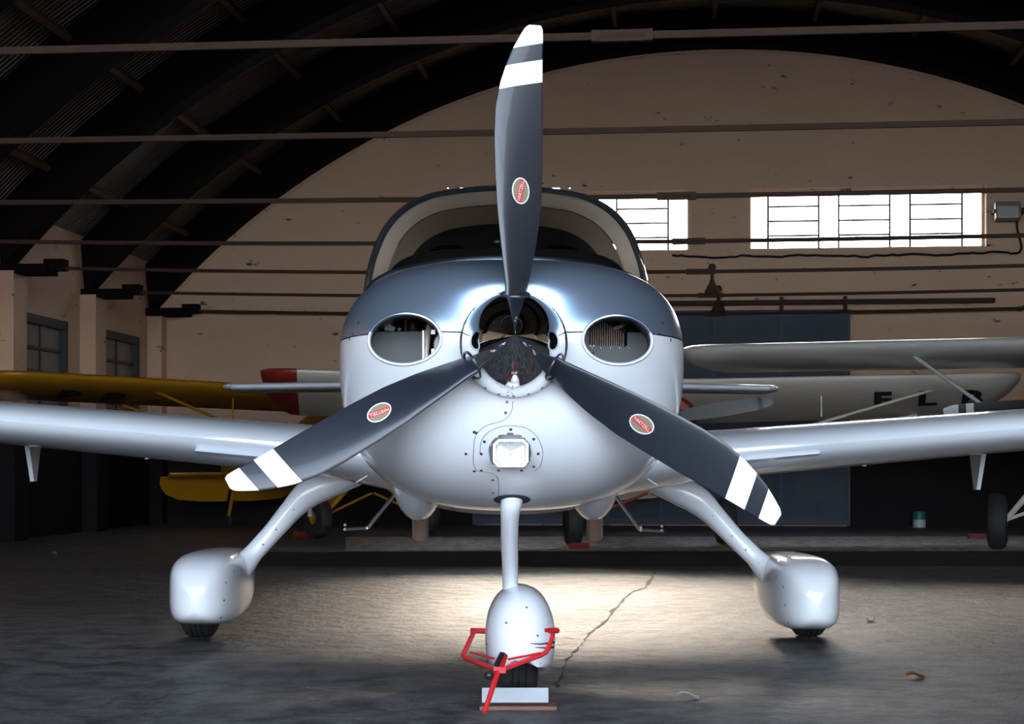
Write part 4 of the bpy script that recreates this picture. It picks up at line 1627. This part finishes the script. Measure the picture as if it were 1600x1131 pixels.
tow = empty('tow_bar', on_floor(758, 1112))
tag(tow, 'red tubular tow bar with a black knob hooked to the nose wheel', 'tow bar')
TL = tow.location
W2 = lambda *a_: Wp(*a_) - Vector(TL)
joint = W2(779, 1046, 5.36)
for sg in (-1, 1):
    if sg < 0:
        pts = [W2(741, 986, 5.78), W2(725, 1020, 5.64), W2(724, 1024, 5.63), W2(728, 1028, 5.61), W2(775, 1046, 5.38)]
        pin = [W2(736, 985, 5.80), W2(762, 986, 5.82)]
        br = [W2(736, 1019, 5.60), W2(772, 1029, 5.42)]
    else:
        pts = [W2(865, 986, 5.56), W2(856, 1014, 5.49), W2(853, 1019, 5.48), W2(846, 1023, 5.47), W2(782, 1047, 5.38)]
        pin = [W2(871, 985, 5.57), W2(848, 985, 5.50)]
        br = [W2(845, 1020, 5.46), W2(794, 1030, 5.39)]
    G().tube(pts, 0.0085, 12).build('fork_arm', M['red'], tow)
    G().tube(pin, 0.010, 14).build('fork_pin', M['red'], tow)
    G().tube(br, 0.004, 8).build('brace', M['red'], tow)
G().tube([joint + Vector((0, 0.03, 0.01)), joint, W2(757, 1113, 5.235)], [0.0105, 0.0105, 0.008], 14).build('handle', M['red'], tow)
G().box(joint + Vector((0.004, 0, 0)), (0.04, 0.03, 0.02)).build('clamp_plate', M['red'], tow, smooth=False)
G().bar(W2(775, 1040, 5.33), W2(785, 1020, 5.36), 0.014, 0.010).build('latch_lever', M['blackplastic'], tow, smooth=False)
G().bar(W2(784, 1042, 5.36), W2(790, 1022, 5.38), 0.008, 0.02).build('latch_plate', M['red'], tow, smooth=False)
kn = G().tube([joint, W2(765, 1055, 5.32)], 0.004, 8).build('knob_stem', M['steel'], tow)
G().ball(W2(764, 1055, 5.32), 0.0155, 18).build('knob', M['blackplastic'], tow)

ck0 = on_floor(805, 1108)
chock = empty('wheel_chock', ck0)
tag(chock, 'white wooden plank chock on a red-brown base in front of the nose wheel', 'chock')
G().box((0.01, 0.03, 0.006), (0.26, 0.10, 0.012)).build('chock_base', M['wood'], chock, smooth=False)
cb_ = G().box((0, 0.035, 0.038), (0.225, 0.07, 0.05), Matrix.Rotation(math.radians(-16), 3, 'X')).build('chock_board', M['chockwhite'], chock, smooth=False)

# ------------------------------------------------------------------ background high-wing aeroplanes


def high_wing(name, label, loc, yaw, sc, span, mw, mf, mstrut, mgear, mprop, letters, side_letters, tipmat=None, dihed=0.03, chord=1.55, slope=0.13, prop_ang=0.5, stripes=False, wz=2.0, plen=1.0, wslope=0.16, sfrac=0.55, single=False, hubdz=0.0, droop=True, rspan=None, lshear=0.0, lchord=0.5, tk=1.0, jury=True, under=None, lmat=None, lpos=0.72, lstep=0.55, lsize=0.62):
    root = empty(name, loc, yaw)
    root.scale = (sc, sc, sc)
    tag(root, label, 'airplane', None)

    def tz(y):
        return -slope * y

    def ty_(y):
        return y if y < 1.2 else 1.2 + (y - 1.2) * tk

    # fuselage
    rings = []
    for y, hw, up, dn, zc in ((-0.55, 0.36, 0.36, 0.36, 1.30), (-0.2, 0.40, 0.42, 0.42, 1.32), (0.3, 0.42, 0.62, 0.5, 1.36), (1.2, 0.42, 0.66, 0.5, 1.36), (1.9, 0.36, 0.5, 0.46, 1.38), (3.0, 0.24, 0.32, 0.3, 1.40), (4.6, 0.08, 0.18, 0.16, 1.42), (5.0, 0.03, 0.12, 0.1, 1.42)):
        rings.append([Vector((sell(2 * PI * k / 32, hw, up, dn, 3, 3)[0], ty_(y), zc + tz(y) + sell(2 * PI * k / 32, hw, up, dn, 3, 3)[1])) for k in range(32)])
    G().loft(rings, True, True).build('fuselage', mf, root)
    rings = []
    for y, hw, up, dn, zc in ((-1.28, 0.14, 0.14, 0.14, 1.30), (-1.27, 0.26, 0.24, 0.26, 1.29), (-1.2, 0.33, 0.29, 0.32, 1.29), (-0.95, 0.37, 0.34, 0.36, 1.29), (-0.55, 0.375, 0.37, 0.37, 1.30)):
        rings.append([Vector((sell(2 * PI * k / 32, hw, up, dn, 2.6, 2.4)[0], y, zc + tz(y) + sell(2 * PI * k / 32, hw, up, dn, 2.6, 2.4)[1])) for k in range(32)])
    cw = G().loft(rings, True, True).build('engine_cowl', mf, root)
    for sx in (-1, 1):
        G().box((sx * 0.2, -1.275, 1.35 + tz(-1.27)), (0.16, 0.02, 0.12)).build('cowl_inlet', M['gap'], cw, smooth=False)
    hz = 1.31 + tz(-1.35) + hubdz
    G().lathe([(0.13, 0), (0.12, -0.06), (0.08, -0.16), (0.03, -0.22), (0.001, -0.23)], (0, -1.29, hz), (0, 1, 0), 20).build('spinner', mprop, root)
    for q in (0, PI):
        a = prop_ang + q
        dv = Vector((math.cos(a), 0, math.sin(a)))
        nv = Vector((-math.sin(a), 0, math.cos(a)))
        secs = []
        for r, cwid, tw in ((0.05, 0.05, 0.05), (0.25, 0.075, 0.05), (0.5, 0.085, 0.03), (0.75, 0.075, 0.02), (0.78, 0.074, 0.02), (0.83, 0.07, 0.018), (0.88, 0.065, 0.016), (0.93, 0.055, 0.014), (0.98, 0.03, 0.01)):
            o_ = Vector((0, -1.36, hz)) + dv * r * plen
            secs.append([o_ + nv * cwid + Vector((0, tw, 0)), o_ + Vector((0, -0.012, 0)), o_ - nv * cwid - Vector((0, tw, 0)), o_ + Vector((0, 0.012, 0))])
        if stripes:
            bl = G().loft(secs[:5], True, True).build('propeller_blade', mprop, root)
            for i0, mt_, nm in ((4, M['greypaint'], 'white_band'), (5, mprop, 'black_band'), (6, M['greypaint'], 'white_tip')):
                G().loft(secs[i0:i0 + 2] if i0 < 6 else secs[6:], True, True).build(nm, mt_, bl)
        else:
            bl = G().loft(secs, True, True).build('propeller_blade', mprop, root)
            G().loft([[p + (p - secs[5][0]).normalized() * 0.0 for p in secs[5]], secs[6]], True, True).build('tip_mark', M['greypaint'], bl)
    # windshield
    ws = []
    for x, y0, z0, y1, z1 in ((-0.36, -0.3, 1.66, 0.25, 1.96), (0.0, -0.45, 1.68, 0.15, 1.98), (0.36, -0.3, 1.66, 0.25, 1.96)):
        ws.append([Vector((x, y0, z0 + tz(y0))), Vector((x, y1, z1 + tz(y1)))])
    G().loft(ws, False, False).build('windshield', M['windshield'], root)
    yle = 0.0
    lspan = span
    for sx in (-1, 1):
        span = rspan if (rspan and sx > 0) else lspan
        secs, tips = [], []
        for ax in [q for q in (0.05, 0.5, 1.5, 2.5, 3.5, 4.4) if q < span - 0.5] + [span - 0.45, span - 0.34, span - 0.2, span - 0.1, span - 0.04, span]:
            e = max(0, (ax - (span - 0.45)) / 0.45)
            k = math.sqrt(max(1 - e ** 2.4, 0.0016)) if e > 0 else 1
            z = wz - 0.06 + dihed * ax
            s_ = [Vector((sx * ax, yle + chord * 0.45 * (1 - k) + c * chord * k, z + tt * 0.19 * (0.35 + 0.65 * k) + cam_ * 0.12 - wslope * c * chord * k + 0.07)) for c, tt, cam_ in AF]
            (secs if (tipmat is None or sx > 0 or ax <= span - 0.45) else tips).append(s_)
        wg = G().loft(secs, True, True).build('wing', mw, root)
        if tips:
            G().loft([secs[-1]] + tips, True, True).build('wing_tip', tipmat, wg)
        wvs, wfs = secs[0][:0], []
        gg = G().loft(secs, True, True)
        wb = BVHTree.FromPolygons([tuple(p) for p in gg.v], gg.f)
        if letters and sx == side_letters:
            for i, chx in enumerate(letters):
                lx = sx * (span * lpos) + i * lstep
                tv_, tf_ = text_geo(chx, lsize, 0.022)
                vv = []
                for p in tv_:
                    X = lx + p.x * 1.0 - lshear * p.y * 1.25
                    Y = yle + chord * lchord - p.y * 1.25
                    h = wb.ray_cast(Vector((X, Y, 0.2)), Vector((0, 0, 1)))
                    vv.append(Vector((X, Y, (h[0].z if h[0] is not None else wz) - 0.006)))
                mk('registration_letter', vv, tf_, lmat or M['cubblack'], wg, smooth=False)
        ax = span * sfrac
        zw = wz - 0.06 + dihed * ax
        for yy, dy in ((0.25, 0.25), (1.1, 0.55))[:1 if single else 2]:
            G().tube([(sx * ax, yle + yy, zw - wslope * yy + 0.03), (sx * 0.38, dy, 0.98 + tz(dy))], 0.035, 8, flat=0.6).build('wing_strut', mstrut, root)
        if jury:
            xm = sx * (ax * 0.45 + 0.55)
            G().tube([(xm, 0.3, zw + 0.0), (xm, 0.3, 0.98 + (zw - 0.98) * 0.55 + 0.02)], 0.012, 6).build('jury_strut', mstrut, root)
        # gear
        wx = sx * 0.92
        G().tube([(sx * 0.3, -0.45, 0.96 + tz(-0.45)), (wx - sx * 0.06, -0.1, 0.27)], 0.028, 8).build('gear_leg', mgear, root)
        G().tube([(sx * 0.32, 0.35, 0.90 + tz(0.35)), (wx - sx * 0.06, -0.08, 0.27)], 0.024, 8).build('gear_leg', mgear, root)
        G().add([(sx * 0.3, -0.44, 0.95 + tz(-0.44)), (wx - sx * 0.06, -0.1, 0.28), (sx * 0.33, 0.32, 0.90 + tz(0.32)), (sx * 0.29, -0.44, 0.95 + tz(-0.44) + .01), (wx - sx * 0.07, -0.1, 0.29), (sx * 0.32, 0.32, 0.91 + tz(0.32))],
                [(0, 1, 2), (5, 4, 3), (0, 1, 4, 3), (1, 2, 5, 4), (2, 0, 3, 5)]).build('gear_fairing', mgear, root, smooth=False)
        G().tube([(sx * 0.02, -0.1, 0.62), (wx - sx * 0.06, -0.1, 0.29)], 0.018, 8).build('axle_brace', mgear, root)
        tyr = G().lathe([(0.10, -0.09), (0.2, -0.10), (0.26, -0.085), (0.285, -0.04), (0.285, 0.04), (0.26, 0.085), (0.2, 0.10), (0.10, 0.09)], (wx, -0.1, 0.285), (1, 0, 0), 28).build('tyre', M['rubber'], root)
        G().lathe([(0.001, -0.06), (0.10, -0.08), (0.10, 0.08), (0.001, 0.06)], (wx, -0.1, 0.285), (1, 0, 0), 16).build('wheel_hub', mgear, tyr)
        # tailplane
        secs = []
        for ax2 in (0.03, 0.5, 1.0, 1.25, 1.4):
            k = math.sqrt(max(1 - (ax2 / 1.42) ** 4, 0.01))
            secs.append([Vector((sx * ax2 * (0.5 + 0.5 * tk), ty_(4.0) + 0.25 * (1 - k) + c * 0.5 * k, 1.42 + tz(4.1) + tt * 0.07 - 0.06 * c)) for c, tt, cam_ in AF])
        tl = G().loft(secs, True, True).build('tailplane', mw, root)
        rings = []
        for ax2 in (0.06, 0.5, 1.0, 1.25, 1.38, 1.42):
            k = math.sqrt(max(1 - (ax2 / 1.44) ** 5, 0.02))
            y0, z0 = ty_(4.0) + 0.5, 1.36 + tz(4.1)
            dy_, dz_ = (0.16 * k, -0.40 * k) if droop else (0.42 * k, -0.03 * k)
            rings.append([Vector((sx * ax2 * (0.5 + 0.5 * tk), y0 - 0.012, z0)), Vector((sx * ax2 * (0.5 + 0.5 * tk), y0 + 0.02, z0 + 0.01)), Vector((sx * ax2 * (0.5 + 0.5 * tk), y0 + dy_ + 0.008, z0 + dz_)), Vector((sx * ax2 * (0.5 + 0.5 * tk), y0 + dy_ - 0.008, z0 + dz_))])
        G().loft(rings, True, True).build('elevator', mw, tl)
    secs = []
    for z, y_, ch in ((1.45, 4.0, 1.05), (1.9, 4.3, 0.8), (2.2, 4.55, 0.45)):
        secs.append([Vector((tt * 0.06, ty_(y_) + c * ch * (0.4 + 0.6 * tk), z + tz(4.3))) for c, tt, cam_ in AF])
    G().loft(secs, True, True).build('tail_fin', mf, root)
    tw = G().lathe([(0.001, -0.03), (0.09, -0.03), (0.10, 0), (0.09, 0.03), (0.001, 0.03)], (0, ty_(4.85), 0.10), (1, 0, 0), 16).build('tail_wheel', M['rubber'], root)
    G().tube([(0, ty_(4.6), 1.28 + tz(4.6)), (0, ty_(4.85), 0.10)], 0.03, 6).build('tail_spring', mgear, root)
    return root


CUB = high_wing('yellow_airplane', 'yellow high-wing taildragger airplane with black PP registration under its wing at the left wall', (-1.65, 18.65, 0), math.radians(38), 0.80, 5.5,
                M['yellow'], M['yellow'], M['yellow'], M['yellow'], M['greyprop'], 'PP-', -1, prop_ang=0.35, lpos=0.78, lstep=0.62, lsize=0.60, wz=2.05, wslope=0.22, sfrac=0.60, dihed=0.02, tk=0.84, lshear=0.22, rspan=4.75, chord=1.2)
RED = high_wing('red_airplane', 'red and ivory high-wing taildragger airplane with grey propeller behind the main airplane', (1.4, 16.65, 0), math.radians(6), 0.86, 4.62,
                M['offwhite'], M['redworn'], M['offwhite'], M['redworn'], M['greyprop'], 'FLB', 1, tipmat=M['redworn'], prop_ang=0.16, lpos=0.632, lstep=0.58, lsize=0.50, lchord=0.37, lshear=0.33, wz=1.94, dihed=0.025, wslope=0.37, sfrac=0.77, rspan=4.83, chord=1.3, plen=1.2)
SIL = high_wing('silver_airplane', 'bare metal high-wing taildragger airplane with black white-striped propeller at the right edge', (5.6, 15.6, 0), math.radians(-18), 0.95, 4.35,
                M['bare'], M['cubblack'], M['greypaint'], M['offwhite'], M['cubblack'], '', 1, prop_ang=PI + 0.03, stripes=True, wz=2.125, dihed=0.0, chord=1.35, jury=False, plen=1.42, wslope=0.145, sfrac=0.42, single=True, hubdz=0.055, droop=False, slope=0.04)

# wheel chocks by the parked aeroplanes
CH = [(472, 838, 'small red wheel chock against the yellow airplane wheel'), (905, 857, 'small red-brown wheel chock against the red airplane left wheel'), (1528, 842, 'small red wheel chock against the silver airplane wheel')]
for i, (px, py, lab) in enumerate(CH):
    p = on_floor(px, py)
    o = G().add([(-.10, -.06, 0), (.10, -.06, 0), (.10, .06, 0), (-.10, .06, 0), (-.10, .05, .055), (.10, .05, .055)], [(3, 2, 1, 0), (0, 1, 5, 4), (2, 3, 4, 5), (0, 4, 3), (1, 2, 5)]).build('chock', M['redworn'], smooth=False)
    o.location = p
    tag(o, lab, 'chock')

# small litter on the floor
p = on_floor(1360, 971)
o = G().ball((0, 0, 0.016), 0.02, 10, (1.2, 1, 0.8)).build('pebble', M['tan']); o.location = p
tag(o, 'small tan pebble lying on the asphalt right of the right wheel', 'stone')


def leaf(px, py, mt, w, h, lab, nm, cat):
    p = on_floor(px, py)
    g = G()
    rows = []
    for j in range(5):
        t_ = j / 4
        k = math.sin(PI * (0.1 + 0.8 * t_))
        rows.append([Vector((w * (t_ - 0.5), h * k * s_, 0.006 + 0.012 * abs(s_) + 0.008 * math.sin(5 * t_))) for s_ in (-1, -0.4, 0.4, 1)])
    lower = [[q - Vector((0, 0, 0.003)) for q in r] for r in rows]
    g.loft(rows, False).loft(lower, False)
    o = g.build(nm, mt)
    o.location = p
    return tag(o, lab, cat)


leaf(1430, 1059, M['leaf'], 0.07, 0.03, 'curled brown dry leaf lying on the asphalt in the right foreground', 'dry_leaf', 'leaf')
leaf(1075, 1092, M['paper'], 0.08, 0.02, 'pale flat scrap lying on the asphalt right of the nose wheel', 'paper_scrap', 'litter')
leaf(85, 866, M['paper'], 0.05, 0.03, 'tiny pale scrap on the dark floor at the far left', 'paper_scrap', 'litter')
